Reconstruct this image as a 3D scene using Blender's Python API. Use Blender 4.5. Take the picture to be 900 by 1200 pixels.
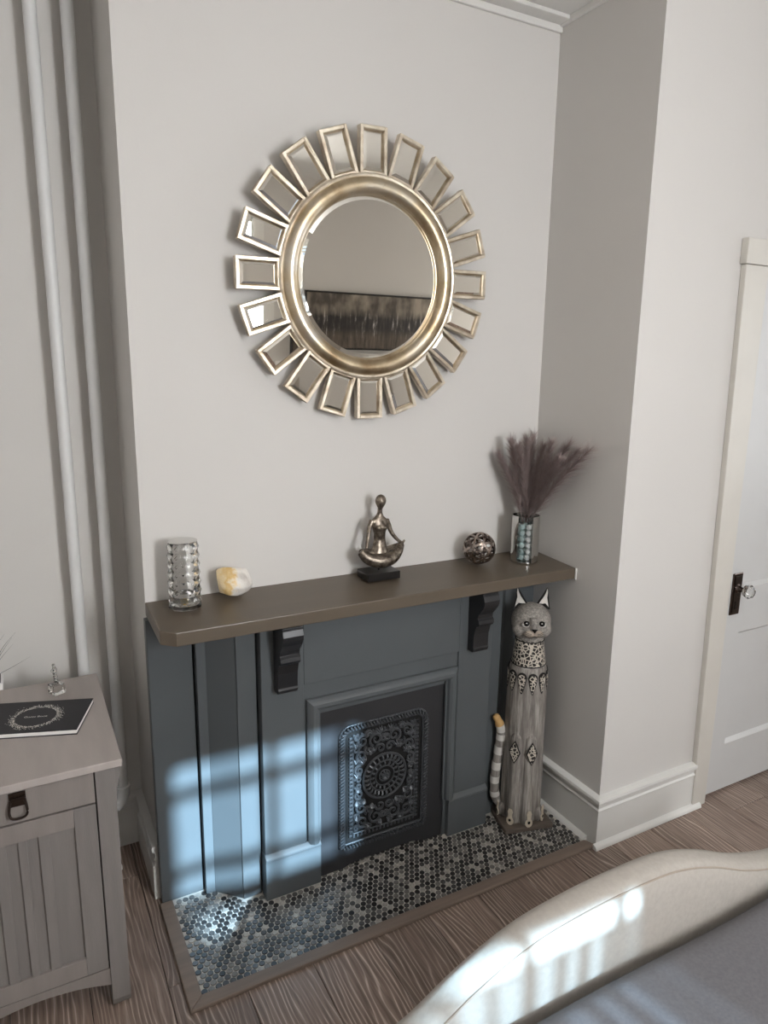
import bpy, bmesh, math, random
from mathutils import Vector, Matrix
R = math.radians
rnd = random.Random(7)
scene = bpy.context.scene
for o in list(bpy.data.objects): bpy.data.objects.remove(o)
COL = scene.collection

# ------------------------------------------------------------------ camera
CP = Vector((-0.3045, -2.0466, 1.6943)); YAW, PITCH, ROLL, FPX = 0.4922, -0.2074, 0.0127, 816.64
FW = Vector((math.sin(YAW)*math.cos(PITCH), math.cos(YAW)*math.cos(PITCH), math.sin(PITCH)))
_r = Vector((math.cos(YAW), -math.sin(YAW), 0)); _u = _r.cross(FW)
RT = _r*math.cos(ROLL) + _u*math.sin(ROLL); UP = -_r*math.sin(ROLL) + _u*math.cos(ROLL)
cam = bpy.data.objects.new('camera', bpy.data.cameras.new('camera')); COL.objects.link(cam)
cam.data.sensor_fit = 'VERTICAL'; cam.data.sensor_height = 36; cam.data.lens = FPX/1200*36
cam.data.clip_start = 0.02; cam.data.clip_end = 100
cam.matrix_world = Matrix(((RT.x, UP.x, -FW.x, CP.x), (RT.y, UP.y, -FW.y, CP.y), (RT.z, UP.z, -FW.z, CP.z), (0, 0, 0, 1)))
scene.camera = cam
def ray(px, py): return FW + RT*((px-450)/FPX) - UP*((py-600)/FPX)
def onz(px, py, z): d = ray(px, py); return CP + d*((z-CP.z)/d.z)
def ony(px, py, y): d = ray(px, py); return CP + d*((y-CP.y)/d.y)
def onx(px, py, x): d = ray(px, py); return CP + d*((x-CP.x)/d.x)

# ------------------------------------------------------------------ light
world = bpy.data.worlds.new('world'); scene.world = world; world.use_nodes = True
bg = world.node_tree.nodes['Background']; bg.inputs[0].default_value = (0.62, 0.78, 1.0, 1); bg.inputs[1].default_value = 1.2
LAMP = 27.0
vs = scene.view_settings; vs.view_transform = 'Standard'; vs.look = 'None'; vs.exposure = 0.1; vs.gamma = 1.0; vs.use_curve_mapping = False
def light(name, kind, loc, direction, energy, color, **kw):
    d = bpy.data.lights.new(name, kind); d.energy = energy; d.color = color
    for k, v in kw.items(): setattr(d, k, v)
    o = bpy.data.objects.new(name, d); COL.objects.link(o); o.location = loc
    o.rotation_euler = Vector(direction).to_track_quat('-Z', 'Y').to_euler(); return o
SUN_DIR = (-0.18, 1.0, -0.58)
light('sun', 'SUN', (2, -6, 5), SUN_DIR, 30.0, (0.50, 0.77, 1.0), angle=0.016)
YO = -3.45                                            # the wall across the room
W1 = (0.630, 1.255, 0.95, 2.62); W2 = (-3.20, -1.60, 0.75, 2.45)      # W2 is in the end wall, in y
light('daylight_tall_window', 'AREA', (5.17, -2.40, 1.6), (-1, -.75, 0), 54, (1.0, 0.985, 0.96), shape='RECTANGLE', size=1.5, size_y=1.66)
light('daylight_bed_window', 'AREA', (0.965, YO+0.03, 1.68), (-.45, 1, -.1), 92, (0.97, 0.98, 1.0), shape='RECTANGLE', size=0.54, size_y=1.42)

# ------------------------------------------------------------------ materials
def lin(r, g, b):
    f = lambda c: (c/255/12.92) if c/255 <= .04045 else ((c/255+.055)/1.055)**2.4
    return (f(r), f(g), f(b), 1)
MATS = {}
def base(name):
    m = bpy.data.materials.new(name); m.use_nodes = True; MATS[name] = m
    nt = m.node_tree; return m, nt, nt.nodes['Principled BSDF']
def N(nt, t, **kw):
    n = nt.nodes.new(t)
    for k, v in kw.items():
        if k in n.inputs.keys(): n.inputs[k].default_value = v
        else: setattr(n, k, v)
    return n
def ramp(nt, stops, interp='LINEAR'):
    n = nt.nodes.new('ShaderNodeValToRGB'); n.color_ramp.interpolation = interp
    e = n.color_ramp.elements
    while len(e) < len(stops): e.new(.5)
    for el, (p, c) in zip(e, stops): el.position = p; el.color = c
    return n
def coords(nt, scale=(1, 1, 1), rand=False):
    tc = nt.nodes.new('ShaderNodeTexCoord'); mp = nt.nodes.new('ShaderNodeMapping'); mp.inputs['Scale'].default_value = scale
    src = tc.outputs['Object']
    if rand:
        oi = nt.nodes.new('ShaderNodeObjectInfo'); ml = N(nt, 'ShaderNodeVectorMath', operation='MULTIPLY'); ml.inputs[1].default_value = (37.1, 91.7, 13.3)
        nt.links.new(oi.outputs['Random'], ml.inputs[0]); ad = N(nt, 'ShaderNodeVectorMath', operation='ADD')
        nt.links.new(src, ad.inputs[0]); nt.links.new(ml.outputs[0], ad.inputs[1]); src = ad.outputs[0]
    nt.links.new(src, mp.inputs[0]); return mp.outputs[0]
def paint(name, rgb, rough=.5, metal=0, var=.04, vscale=6, bump=.02, bscale=300, spec=.5, stretch=(1, 1, 1)):
    m, nt, b = base(name); L = nt.links
    b.inputs['Roughness'].default_value = rough; b.inputs['Metallic'].default_value = metal; b.inputs['Specular IOR Level'].default_value = spec
    co = coords(nt, stretch); n = N(nt, 'ShaderNodeTexNoise', Scale=vscale, Detail=4.0); L.new(co, n.inputs['Vector'])
    c = lin(*rgb); lo = tuple(x*(1-var) for x in c[:3])+(1,); hi = tuple(min(1, x*(1+var)) for x in c[:3])+(1,)
    r = ramp(nt, [(.3, lo), (.7, hi)]); L.new(n.outputs[0], r.inputs[0]); L.new(r.outputs[0], b.inputs['Base Color'])
    if bump:
        n2 = N(nt, 'ShaderNodeTexNoise', Scale=bscale, Detail=2.0); L.new(co, n2.inputs['Vector'])
        bp = N(nt, 'ShaderNodeBump', Strength=bump*10, Distance=.0006); L.new(n2.outputs[0], bp.inputs['Height']); L.new(bp.outputs[0], b.inputs['Normal'])
    return m
paint('wall', (205, 202, 198), .75, bump=.02, bscale=120, var=.015, vscale=2, spec=.25)
paint('ceiling', (214, 212, 208), .85, var=.01)
paint('trim', (218, 217, 213), .38, var=.02, bump=.01, bscale=60)
paint('trim_warm', (205, 201, 193), .42, var=.03, bump=.02, bscale=40)
paint('door', (200, 200, 199), .4, var=.015, bump=.015, bscale=50)
paint('pipe', (212, 212, 211), .38, var=.02)
paint('slate', (82, 86, 88), .42, var=.05, vscale=5, bump=.02, bscale=90)
paint('mantel', (92, 82, 70), .36, var=.06, vscale=4, bump=.015, bscale=120, stretch=(.4, 4, 4))
paint('black', (34, 34, 36), .35, var=.05)
paint('insert', (46, 46, 48), .45, var=.05, vscale=8)
paint('iron', (70, 72, 75), .42, metal=.25, var=.12, vscale=60)
paint('blackwood', (22, 19, 18), .3, var=.1)
paint('gap', (14, 13, 13), .9, var=0, bump=0)
paint('grout', (192, 187, 180), .9, var=.06, vscale=50, bump=.05, bscale=600)
paint('linen', (172, 166, 158), .92, var=.05, vscale=90, bump=.12, bscale=900, spec=.15)
paint('piping', (160, 150, 138), .9, var=.04, vscale=60, spec=.15)
paint('spread', (112, 111, 114), .95, var=.08, vscale=140, bump=.15, bscale=1100, spec=.1)
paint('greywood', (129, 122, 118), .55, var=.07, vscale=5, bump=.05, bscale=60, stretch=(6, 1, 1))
paint('greywood_lit_top', (166, 158, 153), .5, var=.06, vscale=5, bump=.04, bscale=60, stretch=(6, 1, 1))  # same grey wood, with lamp light from above put into the paler colour
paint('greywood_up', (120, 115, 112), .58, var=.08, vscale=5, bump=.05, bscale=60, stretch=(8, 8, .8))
paint('bronze', (44, 34, 28), .35, metal=.6, var=.2, vscale=50)
paint('bookcover', (31, 31, 36), .5, var=.05, bump=.03)
paint('paper', (232, 230, 226), .8, var=.02)
paint('print', (226, 222, 216), .6, var=0, bump=0)
paint('white_pot', (225, 224, 222), .35, var=.02)
paint('leaf', (44, 56, 46), .5, var=.2, vscale=30)
paint('chrome', (205, 203, 200), .09, metal=1, var=.02, bump=0)
paint('dark_chrome', (96, 86, 82), .16, metal=1, var=.15, vscale=30, bump=0)
paint('ballmetal', (170, 158, 150), .24, metal=1, var=.25, vscale=40, bump=.03)
paint('mirror', (236, 231, 222), .015, metal=1, var=0, bump=0)
paint('plume', (160, 144, 141), .95, var=.16, vscale=40, bump=0, spec=.1)
paint('plume_stem', (106, 88, 86), .8, var=.1, bump=0)
paint('eye_black', (12, 11, 11), .2, var=0, bump=0)
paint('cat_white', (196, 192, 186), .7, var=.08, vscale=60, bump=.05)
paint('cat_black', (30, 28, 28), .6, var=.1)
paint('cat_muzzle', (166, 154, 140), .75, var=.12, vscale=120)
paint('cat_amber', (190, 152, 98), .55, var=.12, vscale=40)
paint('cat_cream', (198, 186, 168), .7, var=.08, vscale=60)
paint('rubber', (40, 40, 40), .6)
paint('gold_led', (226, 190, 96), .3, metal=.4)
paint('blind', (228, 227, 223), .6, var=.01)
paint('rail', (226, 225, 222), .4, var=.01)

def leaf_metal():                                      # antiqued gold and silver leaf
    m, nt, b = base('leaf_metal'); L = nt.links; co = coords(nt)
    n = N(nt, 'ShaderNodeTexNoise', Scale=9, Detail=6.0); L.new(co, n.inputs['Vector'])
    r = ramp(nt, [(.30, lin(150, 128, 98)), (.5, lin(196, 180, 152)), (.72, lin(205, 200, 190))]); L.new(n.outputs[0], r.inputs[0])
    n2 = N(nt, 'ShaderNodeTexNoise', Scale=70, Detail=8.0, Roughness=.8); L.new(co, n2.inputs['Vector'])
    r2 = ramp(nt, [(.30, (.35, .28, .22, 1)), (.40, (1, 1, 1, 1))]); L.new(n2.outputs[0], r2.inputs[0])
    mx = N(nt, 'ShaderNodeMix', data_type='RGBA', blend_type='MULTIPLY'); mx.inputs[0].default_value = .8
    L.new(r.outputs[0], mx.inputs[6]); L.new(r2.outputs[0], mx.inputs[7]); L.new(mx.outputs[2], b.inputs['Base Color'])
    b.inputs['Metallic'].default_value = .92; b.inputs['Roughness'].default_value = .33
    bp = N(nt, 'ShaderNodeBump', Strength=.12, Distance=.002); L.new(n2.outputs[0], bp.inputs['Height']); L.new(bp.outputs[0], b.inputs['Normal'])
leaf_metal()
def champagne():
    m, nt, b = base('champagne'); L = nt.links; co = coords(nt, rand=True)
    n = N(nt, 'ShaderNodeTexNoise', Scale=25, Detail=5.0); L.new(co, n.inputs['Vector'])
    r = ramp(nt, [(.3, lin(176, 160, 138)), (.65, lin(224, 214, 196))]); L.new(n.outputs[0], r.inputs[0]); L.new(r.outputs[0], b.inputs['Base Color'])
    b.inputs['Metallic'].default_value = .75; b.inputs['Roughness'].default_value = .38
champagne()
def wood_floor():
    m, nt, b = base('floorwood'); L = nt.links; co = coords(nt, (1, .16, 1), rand=True)
    n = N(nt, 'ShaderNodeTexNoise', Scale=6, Detail=3.0); L.new(co, n.inputs['Vector'])
    sc = N(nt, 'ShaderNodeVectorMath', operation='SCALE'); sc.inputs['Scale'].default_value = .16; L.new(n.outputs['Color'], sc.inputs[0])
    ad = N(nt, 'ShaderNodeVectorMath', operation='ADD'); L.new(co, ad.inputs[0]); L.new(sc.outputs[0], ad.inputs[1])
    w = N(nt, 'ShaderNodeTexWave', wave_type='BANDS', bands_direction='X', Scale=24, Distortion=7.0, Detail=2.0); w.inputs['Detail Scale'].default_value = .55; w.inputs['Detail Roughness'].default_value = .35; L.new(ad.outputs[0], w.inputs['Vector'])
    rw = ramp(nt, [(.0, lin(120, 104, 94)), (.6, lin(138, 121, 111)), (.88, lin(144, 127, 116)), (.97, lin(186, 171, 160))]); L.new(w.outputs[0], rw.inputs[0])
    nm = N(nt, 'ShaderNodeTexNoise', Scale=9, Detail=2.0); L.new(co, nm.inputs['Vector']); rm_ = ramp(nt, [(.36, (.2, .2, .2, 1)), (.58, (1, 1, 1, 1))]); L.new(nm.outputs[0], rm_.inputs[0])
    r = N(nt, 'ShaderNodeMix', data_type='RGBA'); r.inputs[6].default_value = lin(136, 119, 109); L.new(rm_.outputs[0], r.inputs[0]); L.new(rw.outputs[0], r.inputs[7])
    n3 = N(nt, 'ShaderNodeTexNoise', Scale=160, Detail=3.0); co3 = coords(nt, (1, .06, 1), rand=True); L.new(co3, n3.inputs['Vector'])
    r3 = ramp(nt, [(.35, (.72, .70, .69, 1)), (.62, (1.1, 1.1, 1.1, 1))]); L.new(n3.outputs[0], r3.inputs[0])
    mx = N(nt, 'ShaderNodeMix', data_type='RGBA', blend_type='MULTIPLY'); mx.inputs[0].default_value = 1; L.new(r.outputs[2], mx.inputs[6]); L.new(r3.outputs[0], mx.inputs[7])
    oi = nt.nodes.new('ShaderNodeObjectInfo'); r4 = ramp(nt, [(0, (.92, .91, .90, 1)), (1, (1.22, 1.20, 1.19, 1))]); L.new(oi.outputs['Random'], r4.inputs[0])
    mx2 = N(nt, 'ShaderNodeMix', data_type='RGBA', blend_type='MULTIPLY'); mx2.inputs[0].default_value = 1; L.new(mx.outputs[2], mx2.inputs[6]); L.new(r4.outputs[0], mx2.inputs[7])
    L.new(mx2.outputs[2], b.inputs['Base Color']); b.inputs['Roughness'].default_value = .42
    bp = N(nt, 'ShaderNodeBump', Strength=.25, Distance=.001); L.new(n3.outputs[0], bp.inputs['Height']); L.new(bp.outputs[0], b.inputs['Normal'])
wood_floor()
paint('border', (128, 113, 102), .5, var=.12, vscale=8, bump=.04, bscale=80, stretch=(.5, 6, 6))
def tilemat(name, a, b_):
    m, nt, b = base(name); L = nt.links; co = coords(nt, rand=True)
    n = N(nt, 'ShaderNodeTexNoise', Scale=55, Detail=4.0); L.new(co, n.inputs['Vector'])
    r = ramp(nt, [(.3, lin(*a)), (.7, lin(*b_))]); L.new(n.outputs[0], r.inputs[0]); L.new(r.outputs[0], b.inputs['Base Color']); b.inputs['Roughness'].default_value = .28
TILES = ['tile_black', 'tile_charcoal', 'tile_grey', 'tile_pale']
for nm, a, b_ in [('tile_black', (30, 29, 29), (48, 46, 46)), ('tile_charcoal', (52, 51, 51), (84, 82, 80)), ('tile_grey', (92, 90, 87), (128, 124, 119)), ('tile_pale', (140, 136, 130), (176, 171, 163))]: tilemat(nm, a, b_)
def glass(name, tint=(1, 1, 1, 1), rough=.0, ior=1.48):
    m, nt, b = base(name); b.inputs['Base Color'].default_value = tint; b.inputs['Transmission Weight'].default_value = 1; b.inputs['Roughness'].default_value = rough; b.inputs['IOR'].default_value = ior
glass('crystal', (.98, .98, .97, 1)); glass('gem_clear', (.90, .94, .93, 1)); glass('gem_teal', (.62, .78, .77, 1))
for g_ in ('gem_clear', 'gem_teal'): MATS[g_].node_tree.nodes['Principled BSDF'].inputs['Transmission Weight'].default_value = .5
def pane():
    m, nt, b = base('pane'); L = nt.links; t = N(nt, 'ShaderNodeBsdfTransparent'); g = N(nt, 'ShaderNodeBsdfGlossy', Roughness=.02)
    fr = N(nt, 'ShaderNodeFresnel', IOR=1.45); mx = N(nt, 'ShaderNodeMixShader'); L.new(fr.outputs[0], mx.inputs[0]); L.new(t.outputs[0], mx.inputs[1]); L.new(g.outputs[0], mx.inputs[2])
    L.new(mx.outputs[0], nt.nodes['Material Output'].inputs['Surface'])
pane()
def screen():
    m, nt, b = base('screen'); L = nt.links; t = N(nt, 'ShaderNodeBsdfTransparent'); d = N(nt, 'ShaderNodeBsdfDiffuse'); d.inputs[0].default_value = (.35, .35, .35, 1); mx = N(nt, 'ShaderNodeMixShader'); mx.inputs[0].default_value = .75
    L.new(t.outputs[0], mx.inputs[1]); L.new(d.outputs[0], mx.inputs[2]); L.new(mx.outputs[0], nt.nodes['Material Output'].inputs['Surface'])
screen()
def mosaic():
    m, nt, b = base('mosaic'); L = nt.links; co = coords(nt, (1, 1, 1))
    v = N(nt, 'ShaderNodeTexVoronoi', feature='DISTANCE_TO_EDGE', Scale=78); L.new(co, v.inputs['Vector'])
    r = ramp(nt, [(.0, lin(206, 198, 184)), (.09, lin(190, 182, 170)), (.16, lin(34, 31, 30))]); L.new(v.outputs['Distance'], r.inputs[0]); L.new(r.outputs[0], b.inputs['Base Color']); b.inputs['Roughness'].default_value = .35
mosaic()
def carved():
    m, nt, b = base('carved'); L = nt.links; co = coords(nt, (1, 1, .08))
    n = N(nt, 'ShaderNodeTexNoise', Scale=70, Detail=6.0, Roughness=.7); L.new(co, n.inputs['Vector'])
    r = ramp(nt, [(.28, lin(84, 79, 75)), (.5, lin(130, 124, 118)), (.72, lin(178, 173, 166))]); L.new(n.outputs[0], r.inputs[0]); L.new(r.outputs[0], b.inputs['Base Color']); b.inputs['Roughness'].default_value = .75
    bp = N(nt, 'ShaderNodeBump', Strength=.5, Distance=.002); L.new(n.outputs[0], bp.inputs['Height']); L.new(bp.outputs[0], b.inputs['Normal'])
    m, nt, b = base('catfur'); L = nt.links; co = coords(nt)
    n = N(nt, 'ShaderNodeTexNoise', Scale=140, Detail=6.0, Roughness=.7); L.new(co, n.inputs['Vector'])
    r = ramp(nt, [(.3, lin(98, 94, 90)), (.5, lin(136, 131, 125)), (.7, lin(172, 166, 158))]); L.new(n.outputs[0], r.inputs[0]); L.new(r.outputs[0], b.inputs['Base Color']); b.inputs['Roughness'].default_value = .8
carved()
paint('catbase', (94, 84, 76), .6, var=.2, vscale=12, bump=.06, bscale=70, stretch=(1, 6, 6))
def geode():
    m, nt, b = base('geode'); L = nt.links; co = coords(nt); tc = nt.nodes.new('ShaderNodeTexCoord'); sx = N(nt, 'ShaderNodeSeparateXYZ'); L.new(tc.outputs['Object'], sx.inputs[0])
    n = N(nt, 'ShaderNodeTexNoise', Scale=38, Detail=5.0); L.new(co, n.inputs['Vector'])
    ma = N(nt, 'ShaderNodeMath', operation='MULTIPLY_ADD'); ma.inputs[1].default_value = .10; L.new(n.outputs[0], ma.inputs[0]); L.new(sx.outputs[0], ma.inputs[2])
    r = ramp(nt, [(.0, lin(224, 204, 170)), (.022, lin(224, 202, 158)), (.040, lin(216, 180, 116)), (.052, lin(226, 210, 178)), (.064, lin(222, 217, 210)), (.13, lin(196, 190, 184))]); L.new(ma.outputs[0], r.inputs[0])
    L.new(r.outputs[0], b.inputs['Base Color']); b.inputs['Roughness'].default_value = .55
    n2 = N(nt, 'ShaderNodeTexNoise', Scale=160, Detail=4.0); L.new(co, n2.inputs['Vector']); bp = N(nt, 'ShaderNodeBump', Strength=.6, Distance=.003); L.new(n2.outputs[0], bp.inputs['Height']); L.new(bp.outputs[0], b.inputs['Normal'])
geode()
def pewter():
    m, nt, b = base('pewter'); L = nt.links; co = coords(nt)
    n = N(nt, 'ShaderNodeTexNoise', Scale=60, Detail=6.0, Roughness=.7); L.new(co, n.inputs['Vector'])
    r = ramp(nt, [(.35, lin(66, 58, 52)), (.55, lin(132, 122, 110)), (.75, lin(182, 172, 156))]); L.new(n.outputs[0], r.inputs[0]); L.new(r.outputs[0], b.inputs['Base Color'])
    b.inputs['Metallic'].default_value = .9; b.inputs['Roughness'].default_value = .33
    bp = N(nt, 'ShaderNodeBump', Strength=.35, Distance=.0015); L.new(n.outputs[0], bp.inputs['Height']); L.new(bp.outputs[0], b.inputs['Normal'])
pewter()
def canvas():                                          # abstract: pale blotches above, white drips on black, brown streaks
    m, nt, b = base('canvas'); L = nt.links; tc = nt.nodes.new('ShaderNodeTexCoord'); sx = N(nt, 'ShaderNodeSeparateXYZ'); L.new(tc.outputs['Generated'], sx.inputs[0])
    co = coords(nt, (1, 1, .12)); n = N(nt, 'ShaderNodeTexNoise', Scale=34, Detail=5.0, Roughness=.75); L.new(co, n.inputs['Vector'])
    co2 = coords(nt, (1, 1, .55)); n2 = N(nt, 'ShaderNodeTexNoise', Scale=8, Detail=3.0); L.new(co2, n2.inputs['Vector'])
    top = ramp(nt, [(.35, lin(74, 67, 60)), (.6, lin(160, 150, 136))]); L.new(n2.outputs[0], top.inputs[0])
    mid = ramp(nt, [(.45, lin(34, 31, 30)), (.58, lin(70, 64, 60)), (.66, lin(205, 202, 200))]); L.new(n.outputs[0], mid.inputs[0])
    low = ramp(nt, [(.35, lin(56, 48, 41)), (.65, lin(112, 100, 88))]); L.new(n.outputs[0], low.inputs[0])
    ma = N(nt, 'ShaderNodeMath', operation='MULTIPLY_ADD'); ma.inputs[1].default_value = .3; L.new(n.outputs[0], ma.inputs[0]); L.new(sx.outputs[2], ma.inputs[2])
    a1 = ramp(nt, [(.38, (0, 0, 0, 1)), (.52, (1, 1, 1, 1))]); a2 = ramp(nt, [(.72, (0, 0, 0, 1)), (.9, (1, 1, 1, 1))]); L.new(ma.outputs[0], a1.inputs[0]); L.new(ma.outputs[0], a2.inputs[0])
    m1 = N(nt, 'ShaderNodeMix', data_type='RGBA'); L.new(a1.outputs[0], m1.inputs[0]); L.new(low.outputs[0], m1.inputs[6]); L.new(mid.outputs[0], m1.inputs[7])
    m2 = N(nt, 'ShaderNodeMix', data_type='RGBA'); L.new(a2.outputs[0], m2.inputs[0]); L.new(m1.outputs[2], m2.inputs[6]); L.new(top.outputs[0], m2.inputs[7])
    L.new(m2.outputs[2], b.inputs['Base Color']); b.inputs['Roughness'].default_value = .6
canvas()

# ------------------------------------------------------------------ mesh helpers
class MB:
    def __init__(s): s.v = []; s.f = []
    def add(s, vs, fs):
        o = len(s.v); s.v += [tuple(p) for p in vs]; s.f += [tuple(i+o for i in f) for f in fs]; return s
    def box(s, x0, x1, y0, y1, z0, z1):
        v = [(x, y, z) for z in (z0, z1) for y in (y0, y1) for x in (x0, x1)]
        return s.add(v, [(0, 2, 3, 1), (4, 5, 7, 6), (0, 1, 5, 4), (2, 6, 7, 3), (0, 4, 6, 2), (1, 3, 7, 5)])
    def obox(s, c, sx, sy, sz, M=None):
        M = M or Matrix.Identity(3); v = [Vector(c) + M @ Vector((x*sx/2, y*sy/2, z*sz/2)) for z in (-1, 1) for y in (-1, 1) for x in (-1, 1)]
        return s.add(v, [(0, 2, 3, 1), (4, 5, 7, 6), (0, 1, 5, 4), (2, 6, 7, 3), (0, 4, 6, 2), (1, 3, 7, 5)])
    def prism(s, poly, fn, a, b):                      # fn(u, v, w) -> xyz
        n = len(poly); v = [fn(u, w, a) for u, w in poly] + [fn(u, w, b) for u, w in poly]
        return s.add(v, [tuple(range(n))[::-1], tuple(range(n, 2*n))] + [(i, (i+1) % n, n+(i+1) % n, n+i) for i in range(n)])
    def lathe(s, prof, n=32, c=(0, 0, 0), cap=True, sx=1, sy=1, ph=0):
        v = []; f = []; k = len(prof)
        for r, z in prof:
            for i in range(n): a = 2*math.pi*i/n + ph; v.append((c[0]+r*sx*math.cos(a), c[1]+r*sy*math.sin(a), c[2]+z))
        for j in range(k-1):
            for i in range(n): f.append((j*n+i, j*n+(i+1) % n, (j+1)*n+(i+1) % n, (j+1)*n+i))
        if cap: f += [tuple(range(n))[::-1], tuple(range((k-1)*n, k*n))]
        return s.add(v, f)
    def tube(s, pts, rad, n=8, closed=False, flat=1.0, up=None):
        pts = [Vector(p) for p in pts]; m = len(pts); rad = rad if isinstance(rad, (list, tuple)) else [rad]*m
        v = []; f = []; ref = Vector(up) if up else Vector((.13, .27, .95))
        for i, p in enumerate(pts):
            if closed: t = pts[(i+1) % m]-pts[i-1]
            else: t = pts[min(i+1, m-1)]-pts[max(i-1, 0)]
            t = t.normalized(); a = t.cross(ref)
            if a.length < 1e-4: a = t.cross(Vector((1, 0, 0)))
            a.normalize(); b = a.cross(t).normalized()
            for k in range(n): an = 2*math.pi*k/n; v.append(p + a*math.cos(an)*rad[i] + b*math.sin(an)*rad[i]*flat)
        for i in range(m if closed else m-1):
            j = (i+1) % m
            for k in range(n): f.append((i*n+k, i*n+(k+1) % n, j*n+(k+1) % n, j*n+k))
        if not closed: f += [tuple(range(n))[::-1], tuple(range((m-1)*n, m*n))]
        return s.add(v, f)
    def ball(s, c, rx, ry, rz, nu=20, nv=12, M=None):
        M = M or Matrix.Identity(3); v = []; f = []
        for j in range(nv+1):
            t = math.pi*j/nv
            for i in range(nu): a = 2*math.pi*i/nu; v.append(Vector(c) + M @ Vector((rx*math.sin(t)*math.cos(a), ry*math.sin(t)*math.sin(a), rz*math.cos(t))))
        for j in range(nv):
            for i in range(nu): f.append((j*nu+i, (j+1)*nu+i, (j+1)*nu+(i+1) % nu, j*nu+(i+1) % nu))
        return s.add(v, f)
    def sweep(s, prof, path, side=1):                  # profile (out, z) swept along a plan polyline with mitred corners; 'out' is to the right of travel
        P = [Vector((x, y)) for x, y in path]; nrm = []
        for a, b in zip(P, P[1:]): d = (b-a).normalized(); nrm.append(Vector((d.y, -d.x))*side)
        rows = []
        for i, p in enumerate(P):
            if i == 0: o = nrm[0]
            elif i == len(P)-1: o = nrm[-1]
            else: o = nrm[i-1]+nrm[i]; o = o/(1+nrm[i-1].dot(nrm[i]))
            rows.append([(p.x+o.x*u, p.y+o.y*u, z) for u, z in prof])
        k = len(prof); v = [q for r in rows for q in r]; f = []
        for i in range(len(P)-1):
            for j in range(k): f.append((i*k+j, i*k+(j+1) % k, (i+1)*k+(j+1) % k, (i+1)*k+j))
        f += [tuple(range(k))[::-1], tuple(range((len(P)-1)*k, len(P)*k))]
        return s.add(v, f)
    def mesh(s, name, mt, smooth=None):
        me = bpy.data.meshes.new(name); me.from_pydata(s.v, [], s.f); bm = bmesh.new(); bm.from_mesh(me)
        bmesh.ops.remove_doubles(bm, verts=bm.verts, dist=1e-6); bmesh.ops.recalc_face_normals(bm, faces=bm.faces); bm.to_mesh(me); bm.free()
        me.materials.append(MATS[mt])
        if smooth is not None:
            me.shade_smooth(); me.set_sharp_from_angle(angle=R(smooth))
        return me
    def build(s, name, mt, parent=None, smooth=None, bevel=0, loc=None):
        o = bpy.data.objects.new(name, s.mesh(name, mt, smooth)); return place(o, parent, bevel, loc)
def place(o, parent=None, bevel=0, loc=None):
    COL.objects.link(o)
    if parent is not None: o.parent = parent
    if loc is not None: o.location = loc
    if bevel:
        m = o.modifiers.new('bevel', 'BEVEL'); m.width = bevel; m.segments = 2; m.limit_method = 'ANGLE'; m.angle_limit = R(40)
    return o
def inst(name, me, parent=None, loc=(0, 0, 0), rot=None, scale=None):
    o = bpy.data.objects.new(name, me); COL.objects.link(o); o.parent = parent; o.location = loc
    if rot is not None: o.rotation_euler = rot
    if scale is not None: o.scale = scale
    return o
def thing(name, label, cat, loc=(0, 0, 0), rz=0, group=None):
    o = bpy.data.objects.new(name, None); o.empty_display_size = .05; COL.objects.link(o); o.location = loc; o.rotation_euler = (0, 0, rz); return tag(o, label, cat, group)
def tag(o, label, cat, group=None):
    o['label'] = label; o['category'] = cat
    if group: o['group'] = group
    return o
def struct(o, label=None):
    o['kind'] = 'structure'
    if label: o['label'] = label
    return o
def spline(pts, n):                                    # Catmull-Rom through points
    P = [Vector(p) for p in pts]; P = [P[0]*2-P[1]] + P + [P[-1]*2-P[-2]]; out = []
    m = len(P)-3
    for i in range(n+1):
        t = m*i/n; k = min(int(t), m-1); u = t-k; a, b, c, d = P[k:k+4]
        out.append(.5*((2*b) + (c-a)*u + (2*a-5*b+4*c-d)*u*u + (3*b-a-3*c+d)*u**3))
    return out

# ------------------------------------------------------------------ structure
XR, DR, HC, YA = 1.4443, -0.4465, 2.828, 0.335
XL, XE = -1.35, 5.2
# floor: planks run away from the camera
fl = struct(MB().box(XL, XE, YO, YA, -.05, -.006).build('floor', 'gap'), 'grey brown oak plank floor')
PW = 0.1935; k0 = math.floor((XL-.141)/PW)
k = k0
while .141 + k*PW < XE:
    x0 = max(.141+k*PW, XL); x1 = min(.141+(k+1)*PW, XE); y = YO - rnd.uniform(0, 1.1)
    if 10 <= k <= 10: y = -.55-1.22*3
    while y < YA:
        ya, yb = max(y, YO), min(y+1.22, YA); y += 1.22
        if yb-ya < .02: continue
        g = .0009; w = (x1-x0)/2-g; l = (yb-ya)/2-g; c = .0016; m = MB()
        m.add([(-w, -l, -.006), (w, -l, -.006), (w, l, -.006), (-w, l, -.006), (-w, -l, -c), (w, -l, -c), (w, l, -c), (-w, l, -c), (-w+c, -l+c, 0), (w-c, -l+c, 0), (w-c, l-c, 0), (-w+c, l-c, 0)],
              [(0, 3, 2, 1)] + [(i, (i+1) % 4, 4+(i+1) % 4, 4+i) for i in range(4)] + [(4+i, 4+(i+1) % 4, 8+(i+1) % 4, 8+i) for i in range(4)] + [(8, 9, 10, 11)])
        m.build('plank', 'floorwood', fl, loc=((x0+x1)/2, (ya+yb)/2, 0))
    k += 1
struct(MB().box(XL, XE, YO-.12, YA+.12, HC, HC+.1).build('ceiling', 'ceiling'), 'plain off white ceiling')
struct(MB().box(0, XR, 0, YA+.12, 0, HC).build('wall_back', 'wall'), 'pale greige chimney breast wall')
struct(MB().box(XL, 0, YA, YA+.12, 0, HC).build('wall_alcove', 'wall'), 'pale alcove wall behind the grey nightstand')
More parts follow.
